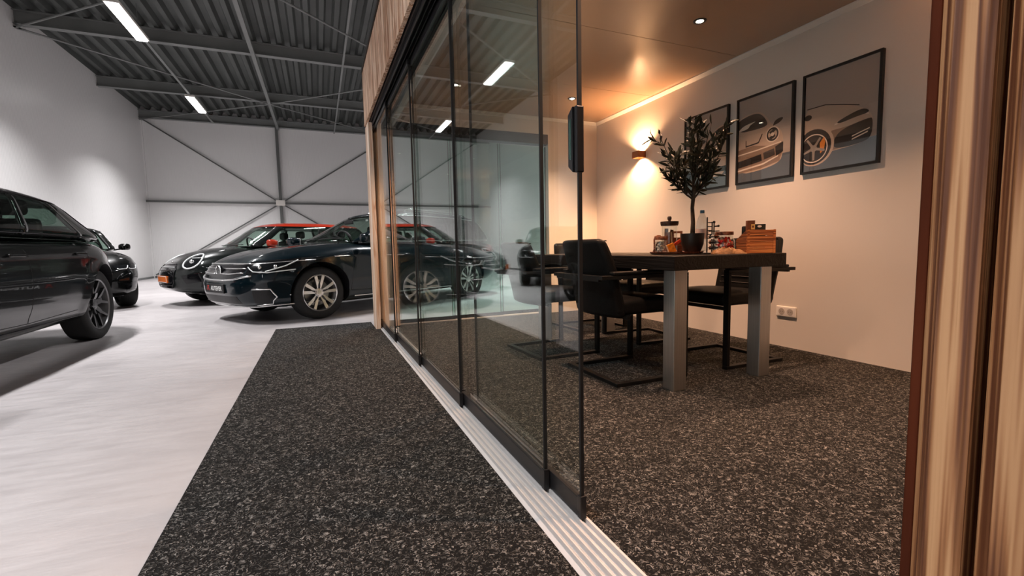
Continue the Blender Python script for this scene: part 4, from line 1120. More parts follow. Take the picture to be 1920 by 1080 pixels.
class Car:
    def __init__(s, spec, t):
        s.k = spec; s.t = t; k = spec
        s.nose = smooth_curve(k['nose'], 12); s.tail = smooth_curve(k['tail'], 12)
        s.zt = smooth_curve(k['zt'], 10); s.zb = smooth_curve(k['zb'], 8); s.W = smooth_curve(k['W'], 14)
        s.sec = smooth_curve(k.get('sec', [(-1, .90), (-.7, .965), (-.2, .99), (.15, 1.0), (.45, .985), (.8, .955), (1, .92)]), 10)
    def body(s, a, b, c):
        k = s.k; p = k.get('p', 5.0); q = k.get('q', 7.0)
        aa, bb = max(abs(a), 1e-6), abs(b); m = max(aa, bb, 1e-9)
        pp = (k.get('pf', p) if a > 0 else k.get('pr', p))
        s1 = ((aa ** pp + bb ** pp) ** (1 / pp)) / m
        a1, b1 = a / s1, b / s1
        r = max(aa, bb); mm = max(r, abs(c), 1e-9); s2 = ((r ** q + abs(c) ** q) ** (1 / q)) / mm
        a2, b2, c2 = a1 / s2, b1 / s2, c / s2
        x = a2 * (s.nose(c2) if a2 > 0 else s.tail(c2))
        zt = s.zt(x) - k.get('crown', .05) * b2 * b2 + k.get('ridge', 0) * math.exp(-((abs(b2) - .62) / .12) ** 2) * (1 if x > 0 else 0)
        zb = s.zb(x)
        z = zb + (c2 + 1) / 2 * (zt - zb)
        y = b2 * s.W(x) * s.sec(c2)
        # wheel-arch flare and shoulder line
        R = k['R']
        for wx in (k['wb'] / 2, -k['wb'] / 2):
            d = math.hypot(x - wx, z - R) - (R + .05)
            y += math.copysign(k.get('flare', .016) * math.exp(-(d / .07) ** 2) * min(1, abs(b2)) ** 4, b2)
        zl = k.get('line', .80)
        y += math.copysign(.010 * math.exp(-((z - zl - .02 * x * 0) / .035) ** 2) * abs(b2) ** 6, b2)
        zl2 = .36
        y -= math.copysign(.020 * math.exp(-((z - zl2) / .07) ** 2) * abs(b2) ** 6 * (1 if abs(x) < k['wb'] / 2 - R else 0), b2)
        return (x, y, z)
    def canopy(s, a, b, c):
        k = s.k['cab']; p = k.get('p', 6.0); q = k.get('q', 6.0)
        aa, bb = max(abs(a), 1e-6), abs(b); m = max(aa, bb, 1e-9)
        s1 = ((aa ** p + bb ** p) ** (1 / p)) / m; a1, b1 = a / s1, b / s1
        r = max(aa, bb); mm = max(r, abs(c), 1e-9); s2 = ((r ** q + abs(c) ** q) ** (1 / q)) / mm
        a2, b2, c2 = a1 / s2, b1 / s2, c / s2
        h = (c2 + 1) / 2
        xf = k['x0'] + (k['x1'] - k['x0']) * (h ** .92); xr = k['x3'] + (k['x2'] - k['x3']) * (h ** k.get('rp', 1.0))
        xm = (k['x1'] + k['x2']) / 2
        x = xm + a2 * ((xf - xm) if a2 > 0 else (xm - xr))
        x -= .05 * b2 * b2 * (1 if a2 > 0 else -1) * abs(a2) ** 3
        zr = s.zr(x) - .035 * b2 * b2
        zb = s.zt(x) - .06
        z = zb + h * (zr - zb)
        w = s.wc(x) * (1 - k.get('tumble', .2) * h * (1 if h > 0 else 0))
        return (x, b2 * w, z)
    def build(s):
        k = s.k; t = s.t; kc = k['cab']
        s.zr = smooth_curve(kc['zr'], 10); s.wc = smooth_curve(kc['w'], 10)
        R = k['R']; wb = k['wb']
        A = merge(lsp(-1, -.9, 6), lsp(-.9, .9, 70), lsp(.9, 1, 6)); B = merge(lsp(-1, -.8, 6), lsp(-.8, .8, 16), lsp(.8, 1, 6)); Cc = merge(lsp(-1, -.75, 5), lsp(-.75, .7, 18), lsp(.7, 1, 7))
        D = grid_cube(A, B, Cc, s.body)['all']
        mb = MB(); mb.add(*D)
        body = mb.obj('body', [k['paint'], CM['black']], t)
        # wheel wells
        cut = MB()
        for wx in (wb / 2, -wb / 2):
            for sd in (-1, 1):
                y0, y1 = (.50, 1.3) if sd > 0 else (-1.3, -.50)
                cut.lathe([(R + k.get('gap', .05), y0), (R + k.get('gap', .05), y1)], 48, 0, 'Y', (wx, 0, R + .01))
        co = cut.obj('cut', [k['paint'], CM['black']], None)
        for p in co.data.polygons: p.material_index = 1
        co.parent = t
        bo = body.modifiers.new('b', 'BOOLEAN'); bo.operation = 'DIFFERENCE'; bo.object = co; bo.solver = 'EXACT'
        try: bo.material_mode = 'INDEX'
        except Exception: pass
        bpy.context.view_layer.update()
        dg = bpy.context.evaluated_depsgraph_get()
        me = bpy.data.meshes.new_from_object(body.evaluated_get(dg))
        body.modifiers.clear(); body.data = me; bpy.data.objects.remove(co)
        for p in me.polygons: p.use_smooth = True
        me.set_sharp_from_angle(angle=.7)
        s.bodyo = body
        s.bvh = BVHTree.FromPolygons([v.co.copy() for v in me.vertices], [tuple(p.vertices) for p in me.polygons])
        def side_y(wx):
            ys = []
            for ang in (40, 90, 140):
                h = s.bvh.ray_cast(Vector((wx + (R + .07) * math.cos(math.radians(ang)), 3, R + (R + .07) * math.sin(math.radians(ang)))), Vector((0, -1, 0)))
                if h[0] is not None: ys.append(h[0].y)
            return min(ys) - .008
        s.wy = {1: side_y(wb / 2), -1: side_y(-wb / 2)}
        # greenhouse: roof and pillars painted, panes between them
        win = kc['windows']          # list of (a0, a1) side glazing spans
        al = [x for w in win for x in w]
        A = merge(lsp(-1, 1, 36), al); B = merge(lsp(-1, 1, 20), [-.86, .86]); Cc = merge(lsp(-1, 1, 16), [-.80, kc.get('wtop', .74)])
        A = [min(al, key=lambda q: abs(q - x)) if min(abs(q - x) for q in al) < .013 else x for x in A]
        def cell(face, a, b, c):
            wt = kc.get('wtop', .74)
            if face == 'c': return 'roof' if c > 0 else None
            if face == 'b':
                for i, (a0, a1) in enumerate(win):
                    if a0 < a < a1 and c < wt: return ('side', i, b > 0)
                return 'roof'
            if face == 'a':
                if abs(b) < .87 and c < kc.get('ftop', .80) : return 'windscreen' if a > 0 else 'rear_window'
                return 'roof'
        for key, (vs, fs) in grid_cube(A, B, Cc, s.canopy, cell).items():
            if key == 'roof':
                o = MB().add(vs, fs).obj('roof', k.get('roof', k['paint']), t, smooth=2)
                so = o.modifiers.new('t', 'SOLIDIFY'); so.thickness = .028; so.offset = -1
            else:
                nm = key if isinstance(key, str) else 'side_window'
                glass = CM['win_clear'] if nm == 'windscreen' else kc.get('glass', [CM['win_dark']] * 9)[key[1] if nm == 'side_window' else -1]
                o = MB().add(vs, fs).obj(nm, glass, t, smooth=2)
        # deck under the glass (dashboard, sills, luggage floor)
        vs = []; n = 40
        for i in range(n):
            a = 2 * PI * i / n
            ca, sa = math.cos(a), math.sin(a); m = max(abs(ca), abs(sa))
            p = s.canopy(ca / m * .97, sa / m * .93, -.93); vs.append((p[0], p[1], s.zt(p[0]) + .004))
        vs.append((0.0, 0, s.zt(0) + .004))
        MB().add(vs, [(i, (i + 1) % n, n) for i in range(n)]).obj('dashboard', CM['inner'], t)
        for sx, n_ in kc['seats']:
            for yy in ((-.36, .36) if n_ == 2 else (-.42, 0, .42)):
                z0 = s.zt(sx) - .05
                st = MB(); rbox(st, sx - .06, sx + .05, yy - .22, yy + .22, z0, z0 + .17 + kc.get('sh', .0), .04)
                rbox(st, sx - .07, sx + .02, yy - .13, yy + .13, z0 + .20 + kc.get('sh', .0), z0 + .34 + kc.get('sh', .0), .04)
                st.tube([(sx - .02, yy - .05, z0 + .1), (sx - .03, yy - .05, z0 + .25)], .008, 6).tube([(sx - .02, yy + .05, z0 + .1), (sx - .03, yy + .05, z0 + .25)], .008, 6)
                st.obj('seat', CM['seat'], t, smooth=2)
        # steering wheel (left-hand drive)
        zs = s.zt(kc['x0'] - .3)
        sw = MB().tube([(kc['x0'] - .42 + .05 * math.sin(a), .36 + .18 * math.cos(a), zs + .0 + .16 * math.sin(a)) for a in [2 * PI * i / 20 for i in range(20)]], .014, 6, 0, True)
        sw.obj('steering_wheel', CM['inner'], t, smooth=2)
        # window trim
        if kc.get('trim'):
            for sd in (-1, 1):
                a0, a1 = win[0][0], win[-1][1]; wt = kc.get('wtop', .74)
                def off(p): return (p[0], p[1] + sd * .004, p[2])
                low = [off(s.canopy(a0 + (a1 - a0) * i / 24, sd, -.76)) for i in range(25)]
                top = [off(s.canopy(a1 + (a0 - a1) * i / 24, sd, wt)) for i in range(25)]
                fr = [off(s.canopy(a1, sd, -.76 + (wt + .76) * i / 6)) for i in range(1, 6)]
                rr = [off(s.canopy(a0, sd, wt - (wt + .76) * i / 6)) for i in range(1, 6)]
                MB().tube(low + fr + top + rr, .0065, 6, 0, True).obj('window_trim', kc['trim'], t, smooth=2)
        for a0, a1 in zip([w[1] for w in win[:-1]], [w[0] for w in win[1:]]):
            pass
        # wheels
        for wx, st in ((wb / 2, k.get('steer', 0)), (-wb / 2, 0)):
            for sd in (1, -1):
                add_wheel(t, wx, sd * (s.wy[1 if wx > 0 else -1] - .1125), R, .225, k['rimR'], k['rim'], sd, k['rim_mats'], st)
        return s
    # --- details laid on the body surface
    def hit(s, o, d):
        r = s.bvh.ray_cast(Vector(o), Vector(d)); return r
    def patch(s, name, poly, frame, mat, off=.004, parent=None, maxlen=.035, skirt=.012):
        """filled outline poly (u, v) seen along frame['d'], wrapped onto the body"""
        O, U, V_, Dd = (Vector(frame[x]) for x in ('o', 'u', 'v', 'd'))
        Dd.normalize()
        bm = bmesh.new()
        vs = [bm.verts.new((p[0], p[1], 0)) for p in poly]
        tri = tessellate_polygon([[Vector((p[0], p[1], 0)) for p in poly]])
        for a, b, c in tri:
            try: bm.faces.new((vs[a], vs[b], vs[c]))
            except ValueError: pass
        for _ in range(7):
            es = [e for e in bm.edges if e.calc_length() > maxlen]
            if not es: break
            bmesh.ops.subdivide_edges(bm, edges=es, cuts=1)
            bmesh.ops.triangulate(bm, faces=[f for f in bm.faces if len(f.verts) > 3])
        bad = []
        pos = {}
        for v in bm.verts:
            w = O + U * v.co.x + V_ * v.co.y
            h = s.hit(w - Dd * 3, Dd)
            if h[0] is None: bad.append(v); continue
            pos[v] = h[0] - Dd * off
        bm.faces.ensure_lookup_table()
        out = []
        for v, p in pos.items(): v.co = p
        bmesh.ops.delete(bm, geom=bad, context='VERTS')
        # skirt back into the body so the piece has real thickness
        ed = [e for e in bm.edges if e.is_boundary]
        if ed and skirt:
            r = bmesh.ops.extrude_edge_only(bm, edges=ed)
            for g in r['geom']:
                if isinstance(g, bmesh.types.BMVert): g.co += Dd * skirt
        bmesh.ops.recalc_face_normals(bm, faces=bm.faces)
        me = bpy.data.meshes.new(name); bm.to_mesh(me); bm.free(); me.materials.append(mat)
        for p in me.polygons: p.use_smooth = True
        me.set_sharp_from_angle(angle=.8)
        o = bpy.data.objects.new(name, me); C.objects.link(o); o.parent = parent or s.t
        return o
    def line(s, name, pts, frame, rad, mat, parent=None, closed=False, off=.0, step=.04, smooth=True, add=None):
        O, U, V_, Dd = (Vector(frame[x]) for x in ('o', 'u', 'v', 'd')); Dd.normalize()
        q = []
        pp = list(pts) + ([pts[0]] if closed else [])
        for a, b in zip(pp[:-1], pp[1:]):
            n = max(1, int(math.hypot(b[0] - a[0], b[1] - a[1]) / step))
            for i in range(n): q.append((a[0] + (b[0] - a[0]) * i / n, a[1] + (b[1] - a[1]) * i / n))
        if not closed: q.append(pp[-1])
        w = []
        for u, v in q:
            h = s.hit(O + U * u + V_ * v - Dd * 3, Dd)
            if h[0] is not None: w.append(h[0] - Dd * off)
        if len(w) < 2: return None
        mb = add or MB()
        mb.tube(w, rad, 6, 0, closed and len(w) == len(q))
        if add is not None: return None
        return mb.obj(name, mat, parent or s.t, smooth=2)
def FR(s=1): return dict(o=(0, 0, 0), u=(0, s, 0), v=(0, 0, 1), d=(-1, 0, 0))          # seen from the front
def RE(s=1): return dict(o=(0, 0, 0), u=(0, s, 0), v=(0, 0, 1), d=(1, 0, 0))
def SD(s=1): return dict(o=(0, 0, 0), u=(1, 0, 0), v=(0, 0, 1), d=(0, -s, 0))           # seen from the side s
def DG(s=1, ang=.6, ox=0):                                                             # from the front corner
    d = (-math.cos(ang), -s * math.sin(ang), 0)
    return dict(o=(0, 0, 0), u=(-math.sin(ang), s * math.cos(ang), 0), v=(0, 0, 1), d=d)
def common_side(c, doors, belt, handles, zlow=.30):
    for sd in (-1, 1):
        for d in doors:
            c.line('door_seam', d, SD(sd), .0035, CM['black'], off=-.001)
        for hx, hz in handles:
            h = c.hit((hx, sd * 3, hz), (0, -sd, 0))
            if h[0] is None: continue
            y = h[0].y
            o = MB(); rbox(o, hx - .10, hx + .10, y + sd * .018 - .009, y + sd * .018 + .009, hz - .012, hz + .012, .008)
            for q in (-.08, .08): o.box(hx + q - .01, hx + q + .01, min(y - sd * .02, y + sd * .012), max(y - sd * .02, y + sd * .012), hz - .01, hz + .01)
            o.obj('door_handle', c.k['paint'] if not c.k.get('handle') else c.k['handle'], c.t, smooth=.9)
def mirror(c, x, y, z, mat, sz=(.075, .10, .065)):
    for sd in (-1, 1):
        o = MB(); rbox(o, x - sz[0], x + sz[0], sd * y - sz[1], sd * y + sz[1], z - sz[2], z + sz[2], .05, 4, 0,
                       lambda p: (p[0] - .35 * abs(p[1] - sd * y) * 1.0 , p[1], p[2] + (p[0] - x) * .0))
        m = o.obj('mirror', mat, c.t, smooth=2)
        MB().bar((x - .02, sd * (y - .16), z - .055), (x - .02, sd * (y - .04), z - .035), .05, .025).obj('mirror_arm', CM['black'], m)
        g = MB(); rbox(g, x - sz[0] - .035, x - sz[0] - .018, sd * y - sz[1] * .82, sd * y + sz[1] * .82, z - sz[2] * .8, z + sz[2] * .8, .01)
        g.obj('mirror_glass', CM['chrome'], m)

# ---------------------------------------------------------------- dark blue estate (front left corner towards the viewer)
blue = paint('dark_blue_green_paint', (.004, .016, .024, 1), .35, .25)
bright_rim = [pmat('machined_alloy', (.72, .70, .67, 1), .25, .9, noise=(20, .05)), pmat('rim_pocket_grey', (.05, .05, .052, 1), .4, .3, noise=(20, .1))]
dark_rim = [pmat('anthracite_alloy', (.22, .22, .225, 1), .32, .7, noise=(20, .05)), pmat('rim_pocket_black', (.015, .015, .015, 1), .4, .3, noise=(20, .1))]
sp = dict(paint=blue, wb=2.79, R=.335, rimR=.235, track=.905, rim='twin', rim_mats=bright_rim, W=[(-2.4, .86), (-2.0, .885), (-1.4, .905), (0, .905), (1.4, .91), (2.0, .90), (2.4, .88)],
          nose=[(-1, 2.16), (-.75, 2.24), (-.3, 2.28), (.1, 2.29), (.5, 2.25), (.85, 2.16), (1, 2.05)], tail=[(-1, 2.30), (-.5, 2.45), (.0, 2.47), (.5, 2.42), (1, 2.36)],
          zt=[(-2.5, 1.00), (-2.2, 1.02), (-1.5, 1.005), (-.5, .985), (.5, .98), (.85, .99), (1.2, .965), (1.7, .91), (2.05, .83), (2.3, .745)],
          zb=[(-2.5, .36), (-2.0, .25), (-1.4, .20), (0, .175), (1.4, .17), (1.9, .165), (2.3, .165)], pf=4.6, pr=5.5, q=10, crown=.05, ridge=.012, line=.80, flare=.012,
          cab=dict(x0=1.12, x1=.05, x2=-1.95, x3=-2.33, zr=[(-2.4, 1.42), (-1.95, 1.45), (-1.2, 1.49), (-.4, 1.51), (.1, 1.485), (.5, 1.455), (1.0, 1.42)], w=[(-2.4, .80), (-1.5, .84), (0, .86), (1, .84)],
                   tumble=.20, windows=[(-.93, -.60), (-.565, -.03), (.0, .90)], trim=CM['chrome'], seats=[(-.28, 2), (-1.15, 3)], rp=1.3,
                   glass=[CM['win_dark'], CM['win_dark'], CM['win_clear'], CM['win_dark']]))
VW_ANG = math.radians(30)
t = thing('estate_car', 'dark blue estate car with chrome grille and bright twin-spoke wheels, before the red-roofed car', 'car', (.79, 7.72, 0), PI + VW_ANG)
c = Car(sp, t).build()
common_side(c, [[(.98, .34), (.96, .60), (.90, .99)], [(-.10, .30), (-.12, .97)], [(-1.02, .62), (-1.12, .80), (-1.10, .99)], [(.98, .34), (-.10, .30), (-.85, .32)]], .99, [(.10, .80), (-.92, .83)])
# bonnet shut line and side strip
for sd in (-1, 1):
    c.line('bonnet_seam', [(1.95, .68), (1.6, .74), (1.2, .80), (.98, .84)], SD(sd), .003, CM['black'], off=-.001)
    c.line('sill_trim', [(.92, .255), (-.98, .245)], SD(sd), .010, CM['chrome'])
    c.line('side_badge_strip', [(1.20, .795), (.98, .80)], SD(sd), .006, CM['chrome'])
# grille between the headlights, bright bars, headlights
fz = lambda y: .0
g = c.patch('grille', [(-.56, .722), (.56, .722), (.54, .60), (.40, .555), (-.40, .555), (-.54, .60)], FR(), CM['gloss'], .003)
for pts, rad in (([(-.58, .728), (0, .730), (.58, .728)], .011), ([(-.55, .675), (-.085, .675)], .008), ([(.085, .675), (.55, .675)], .008), ([(-.55, .625), (-.30, .612), (-.085, .612)], .008), ([(.085, .612), (.30, .612), (.55, .625)], .008),
                 ([(-.64, .590), (-.44, .550), (-.20, .535), (.20, .535), (.44, .550), (.64, .590)], .012)):
    c.line('chrome_bar', pts, FR(), rad, CM['chrome'], g, off=.006)
for sd in (-1, 1):
    f = DG(sd, .62)
    # u runs outwards around the corner
    hl = [(-.86, .752), (-.55, .765), (-.28, .772), (-.26, .755), (-.45, .655), (-.62, .612), (-.80, .635)]
    # convert: find corner coordinates by projecting from the front for the inner, the side for the outer edge
    lamp = c.patch('headlight', [(.56, .722), (.70, .735), (.87, .762), (.86, .680), (.70, .610), (.58, .600)], FR(sd), CM['lampin'], .004)
    lamp2 = c.patch('headlight_wing', [(2.06, .605), (1.74, .715), (1.64, .765), (1.62, .785), (1.85, .775), (2.10, .755)], SD(sd), CM['lampin'], .004)
    lamp2.parent = lamp
    c.line('light_guide', [(.56, .690), (.64, .635), (.74, .622), (.84, .650)], FR(sd), .0065, CM['drl'], lamp, off=.008)
    c.line('light_guide', [(2.02, .635), (1.80, .700), (1.66, .765)], SD(sd), .0075, CM['drl'], lamp, off=.006)
    c.line('light_guide', [(.56, .722), (.70, .735), (.86, .760)], FR(sd), .006, CM['chrome'], lamp, off=.008)
    for yy, zz in ((.66, .680), (.75, .690)):
        h = c.hit((5, sd * yy, zz), (-1, 0, 0))
        if h[0] is not None: MB().ball((h[0].x - .01, sd * yy, zz), .024, 12).obj('projector', CM['chrome'], lamp, smooth=2)
    # lower intakes with the bright bracket
    c.patch('air_intake', [(.65, .415), (.75, .415), (.755, .32), (.71, .25), (.63, .25)], FR(sd), CM['black'], .003)
    c.line('bracket_trim', [(.65, .43), (.758, .427), (.768, .33), (.72, .245), (.62, .235)], FR(sd), .009, CM['chrome'], off=.006)
    c.line('bracket_trim', [(1.62, .31), (1.72, .335), (1.78, .345)], SD(sd), .009, CM['chrome'], off=.004)
c.patch('lower_grille', [(-.46, .345), (.46, .345), (.50, .255), (-.50, .255)], FR(), CM['black'], .003)
c.line('bumper_lip', [(-.84, .235), (-.6, .215), (0, .205), (.6, .215), (.84, .235)], FR(), .010, CM['chrome'], off=.010)
c.line('number_plate_recess', [(-.28, .505), (.28, .505)], FR(), .004, CM['black'])
# plate
h = c.hit((5, 0, .435), (-1, 0, 0)); xq = h[0].x
pl = MB().box(xq - .004, xq + .016, -.26, .26, .380, .490).obj('number_plate', CM['plate_b'], t, bevel=.003)
mw = Matrix.Translation((xq + .0165, 0, .435)) @ Matrix(((0, 0, 1, 0), (1, 0, 0, 0), (0, 1, 0, 0), (0, 0, 0, 1)))
text_mesh('AUTEVER', .075, CM['plate_w'], 'plate_lettering', pl, mw @ Matrix.Translation((.045, -.002, 0)), bold=True)
mk = MB()
for (a, b) in (((-.235, -.025), (-.195, .03)), ((-.195, .03), (-.165, -.03)), ((-.215, .03), (-.165, .028))):
    mk.bar((xq + .0170, a[0], .435 + a[1]), (xq + .0170, b[0], .435 + b[1]), .010, .0012, 0, (1, 0, 0))
mk.obj('plate_mark', CM['plate_r'], pl)
# round grille emblem: ring with a V over a W
h = c.hit((5, 0, .645), (-1, 0, 0)); xe = h[0].x + .020
em = MB().tube([(xe, .067 * math.cos(a), .645 + .067 * math.sin(a)) for a in [2 * PI * i / 28 for i in range(28)]], .007, 6, 0, True)
for a, b in (((-.030, .052), (0, -.004)), ((0, -.004), (.030, .052)), ((-.056, .030), (-.026, -.050)), ((-.026, -.050), (0, .006)), ((0, .006), (.026, -.050)), ((.026, -.050), (.056, .030))):
    em.bar((xe, a[0], .645 + a[1]), (xe, b[0], .645 + b[1]), .011, .008, 0, (1, 0, 0))
em.obj('emblem', CM['chrome'], g, smooth=.6)
MB().lathe([(.0001, xe - .006), (.066, xe - .006), (.066, xe - .03)], 28, 0, 'X', (0, 0, .645)).obj('emblem_disc', CM['gloss'], g)
# tail lights and rails
for sd in (-1, 1):
    tl = c.patch('tail_light', [(.50, .92), (.86, .95), (.86, .80), (.52, .80)], RE(sd), CM['redlamp'], .004)
    c.patch('tail_light_wing', [(-2.34, .94), (-2.02, .955), (-2.08, .86), (-2.34, .80)], SD(sd), CM['redlamp'], .004, parent=tl)
    pts = [c.canopy(-.9 + 1.65 * i / 16, sd * .82, 1) for i in range(17)]
    MB().tube([(p[0], p[1], p[2] + (.03 if 0 < i < 16 else 0)) for i, p in enumerate(pts)], .011, 8).obj('roof_rail', CM['chrome'], t, smooth=2)
mirror(c, .80, .985, 1.03, blue)
MB().tube([(.385, .0, 1.37), (.39, 0, 1.32)], .01, 6).obj('mirror_stem', CM['inner'], t)
rbox(MB(), .38, .41, -.11, .11, 1.27, 1.33, .012).obj('rear_view_mirror', CM['inner'], t, smooth=1)
MB().box(.30, .302, .30, .36, 1.30, 1.33).obj('windscreen_sticker', CM['plate_w'], t)
for sd, y0, y1 in ((1, .55, -.05), (-1, -.15, -.72)):
    w = []
    for i in range(9):
        y = y0 + (y1 - y0) * i / 8
        p = c.canopy(1, y / .80, -.62 + .05 * math.sin(PI * i / 8)); w.append((p[0] + .012, p[1], p[2] + .012))
    MB().tube(w, .007, 6).obj('wiper', CM['black'], t, smooth=2)

# ---------------------------------------------------------------- small hatchback with round lamps and orange-red roof
mgreen = paint('dark_green_grey_paint', (.012, .017, .016, 1), .35, .25)
orange = pmat('orange_red_roof_paint', lin(176, 46, 20), .3, .0, .6, noise=(3, .02), spec=.3)
sp = dict(paint=mgreen, roof=mgreen, wb=2.50, R=.315, rimR=.22, track=.865, rim='plain', rim_mats=dark_rim, W=[(-2.0, .80), (-1.5, .86), (0, .862), (1.3, .865), (1.7, .85), (2.0, .82)],
          nose=[(-1, 1.92), (-.6, 1.97), (0, 1.99), (.45, 1.96), (.8, 1.86), (1, 1.72)], tail=[(-1, 1.80), (-.5, 1.88), (.3, 1.86), (1, 1.72)],
          zt=[(-2.0, .98), (-1.4, 1.0), (0, .965), (.55, .975), (.95, .985), (1.3, .965), (1.65, .90), (1.85, .82), (2.0, .74)],
          zb=[(-2, .30), (-1.3, .19), (0, .16), (1.3, .16), (2.0, .19)], pf=4.0, pr=4.6, q=6.5, crown=.07, line=.84, flare=.03,
          cab=dict(x0=1.13, x1=.40, x2=-1.40, x3=-1.78, zr=[(-1.9, 1.38), (-1.3, 1.41), (-.5, 1.43), (.3, 1.42), (.6, 1.39), (1, 1.36)], w=[(-1.9, .74), (-1, .80), (0, .82), (1, .79)],
                   tumble=.13, windows=[(-.92, -.50), (-.45, .10), (.13, .88)], seats=[(-.15, 2), (-1.0, 2)], p=5, glass=[CM['win_dark'], CM['win_clear'], CM['win_clear'], CM['win_clear']]))
MINI_ANG = math.radians(27)
t = thing('hatchback_car', 'small dark green hatchback with orange-red roof and round headlights behind the blue estate', 'car', (-.64, 10.14, 0), PI + MINI_ANG)
c = Car(sp, t).build()
# roof cap in its own colour
D = grid_cube(lsp(-1, 1, 24), lsp(-1, 1, 14), [0.80, .87, .94, 1.0], c.canopy, lambda f, a, b, cc: None if (f == 'c' and cc < .99) else 'cap')
vs, fs = D['cap']
ctr = Vector((sum(v[0] for v in vs) / len(vs), 0, 1.2))
MB().add([tuple(ctr + (Vector(v) - ctr) * 1.006 + Vector((0, 0, .002))) for v in vs], fs).obj('roof_cap', orange, t, smooth=2)
mirror(c, .62, .93, 1.03, orange, (.07, .09, .06))
common_side(c, [[(.80, .32), (.78, .95)], [(-.35, .30), (-.40, .95)], [(.80, .32), (-.35, .30)]], .97, [(-.20, .80)])
oct_ = [(-.33, .70), (.33, .70), (.44, .62), (.44, .42), (.36, .32), (-.36, .32), (-.44, .42), (-.44, .62)]
g = c.patch('grille', oct_, FR(), CM['gloss'], .004)
c.line('grille_frame', oct_, FR(), .009, CM['gloss'], g, True, off=.006)
for z in (.655,): c.line('grille_bar', [(-.36, z), (.36, z)], FR(), .006, CM['drl'], g, off=.008)
for z in (.60, .40, .36): c.line('grille_bar', [(-.38, z), (.38, z)], FR(), .006, CM['black'], g, off=.008)
c.line('front_splitter', [(-.78, .205), (-.4, .185), (0, .18), (.4, .185), (.78, .205)], FR(), .012, CM['gloss'], off=.012)
for sd in (-1, 1):
    cu = []
    f = DG(sd, .50)
    u0 = -1.82 * math.sin(.50) + .64 * math.cos(.50)      # lamp centre as seen from the corner
    cir = [(u0 + .128 * math.cos(a), .745 + .115 * math.sin(a)) for a in [2 * PI * i / 28 for i in range(28)]]
    lamp = c.patch('headlight', cir, f, CM['lampin'], .006)
    c.line('light_guide', cir, f, .013, CM['drl'], lamp, True, off=.012, step=.05)
    c.line('light_guide', [(u0 - .06, .795), (u0 + .09, .800)], f, .006, CM['drl'], lamp, off=.012)
    h = c.hit(Vector((0, 0, .735)) + Vector(f['u']) * u0 - Vector(f['d']) * 4, f['d'])
    if h[0] is not None: MB().ball(h[0], .038, 14).obj('projector', CM['chrome'], lamp, smooth=2)
    c.patch('air_intake', [(.56, .52), (.72, .55), (.74, .42), (.60, .38)], FR(sd), CM['gloss'], .003)
    for wx in (1.25, -1.25):
        arc = [(wx + .385 * math.cos(a), .325 + .385 * math.sin(a)) for a in [PI * i / 16 for i in range(17)]]
        c.line('arch_moulding', arc, SD(sd), .016, CM['black'], off=-.004)
    c.patch('tail_light', [(.55, .92), (.74, .92), (.74, .72), (.60, .72)], RE(sd), CM['redlamp'], .004)
    c.line('bonnet_stripe', [(1.70, sd * .28), (1.30, sd * .30), (1.0, sd * .32)], dict(o=(0, 0, 0), u=(1, 0, 0), v=(0, 1, 0), d=(0, 0, -1)), .004, CM['black'], off=-.001)
h = c.hit((5, 0, .455), (-1, 0, 0)); xq = h[0].x + .005
pl = MB().box(xq - .02, xq + .010, -.26, .26, .400, .510).obj('number_plate', CM['plate_y'], t, bevel=.003)
mw = Matrix.Translation((xq + .0105, 0, .455)) @ Matrix(((0, 0, 1, 0), (1, 0, 0, 0), (0, 1, 0, 0), (0, 0, 0, 1)))
MB().box(xq + .0101, xq + .0125, -.255, .255, .404, .412).box(xq + .0101, xq + .0125, -.255, .255, .498, .506).box(xq + .0101, xq + .0125, -.255, -.247, .412, .498).box(xq + .0101, xq + .0125, .247, .255, .412, .498).obj('plate_border', CM['plate_w'], pl)
h = c.hit((5, 0, .735), (-1, 0, 0))
em = MB(); em.lathe([(.0001, 0), (.022, 0), (.026, -.008)], 18, 0, 'X', (h[0].x + .012, 0, .735)).box(h[0].x + .002, h[0].x + .008, -.065, .065, .730, .740)
em.obj('emblem', CM['chrome'], t, smooth=.6)
for y0, y1 in ((.5, 0), (0, -.5)):
    w = [c.canopy(1, (y0 + (y1 - y0) * i / 6) / .72, -.66) for i in range(7)]
    MB().tube([(p[0] + .014, p[1], p[2] + .012) for p in w], .007, 6).obj('wiper', CM['black'], t, smooth=2)

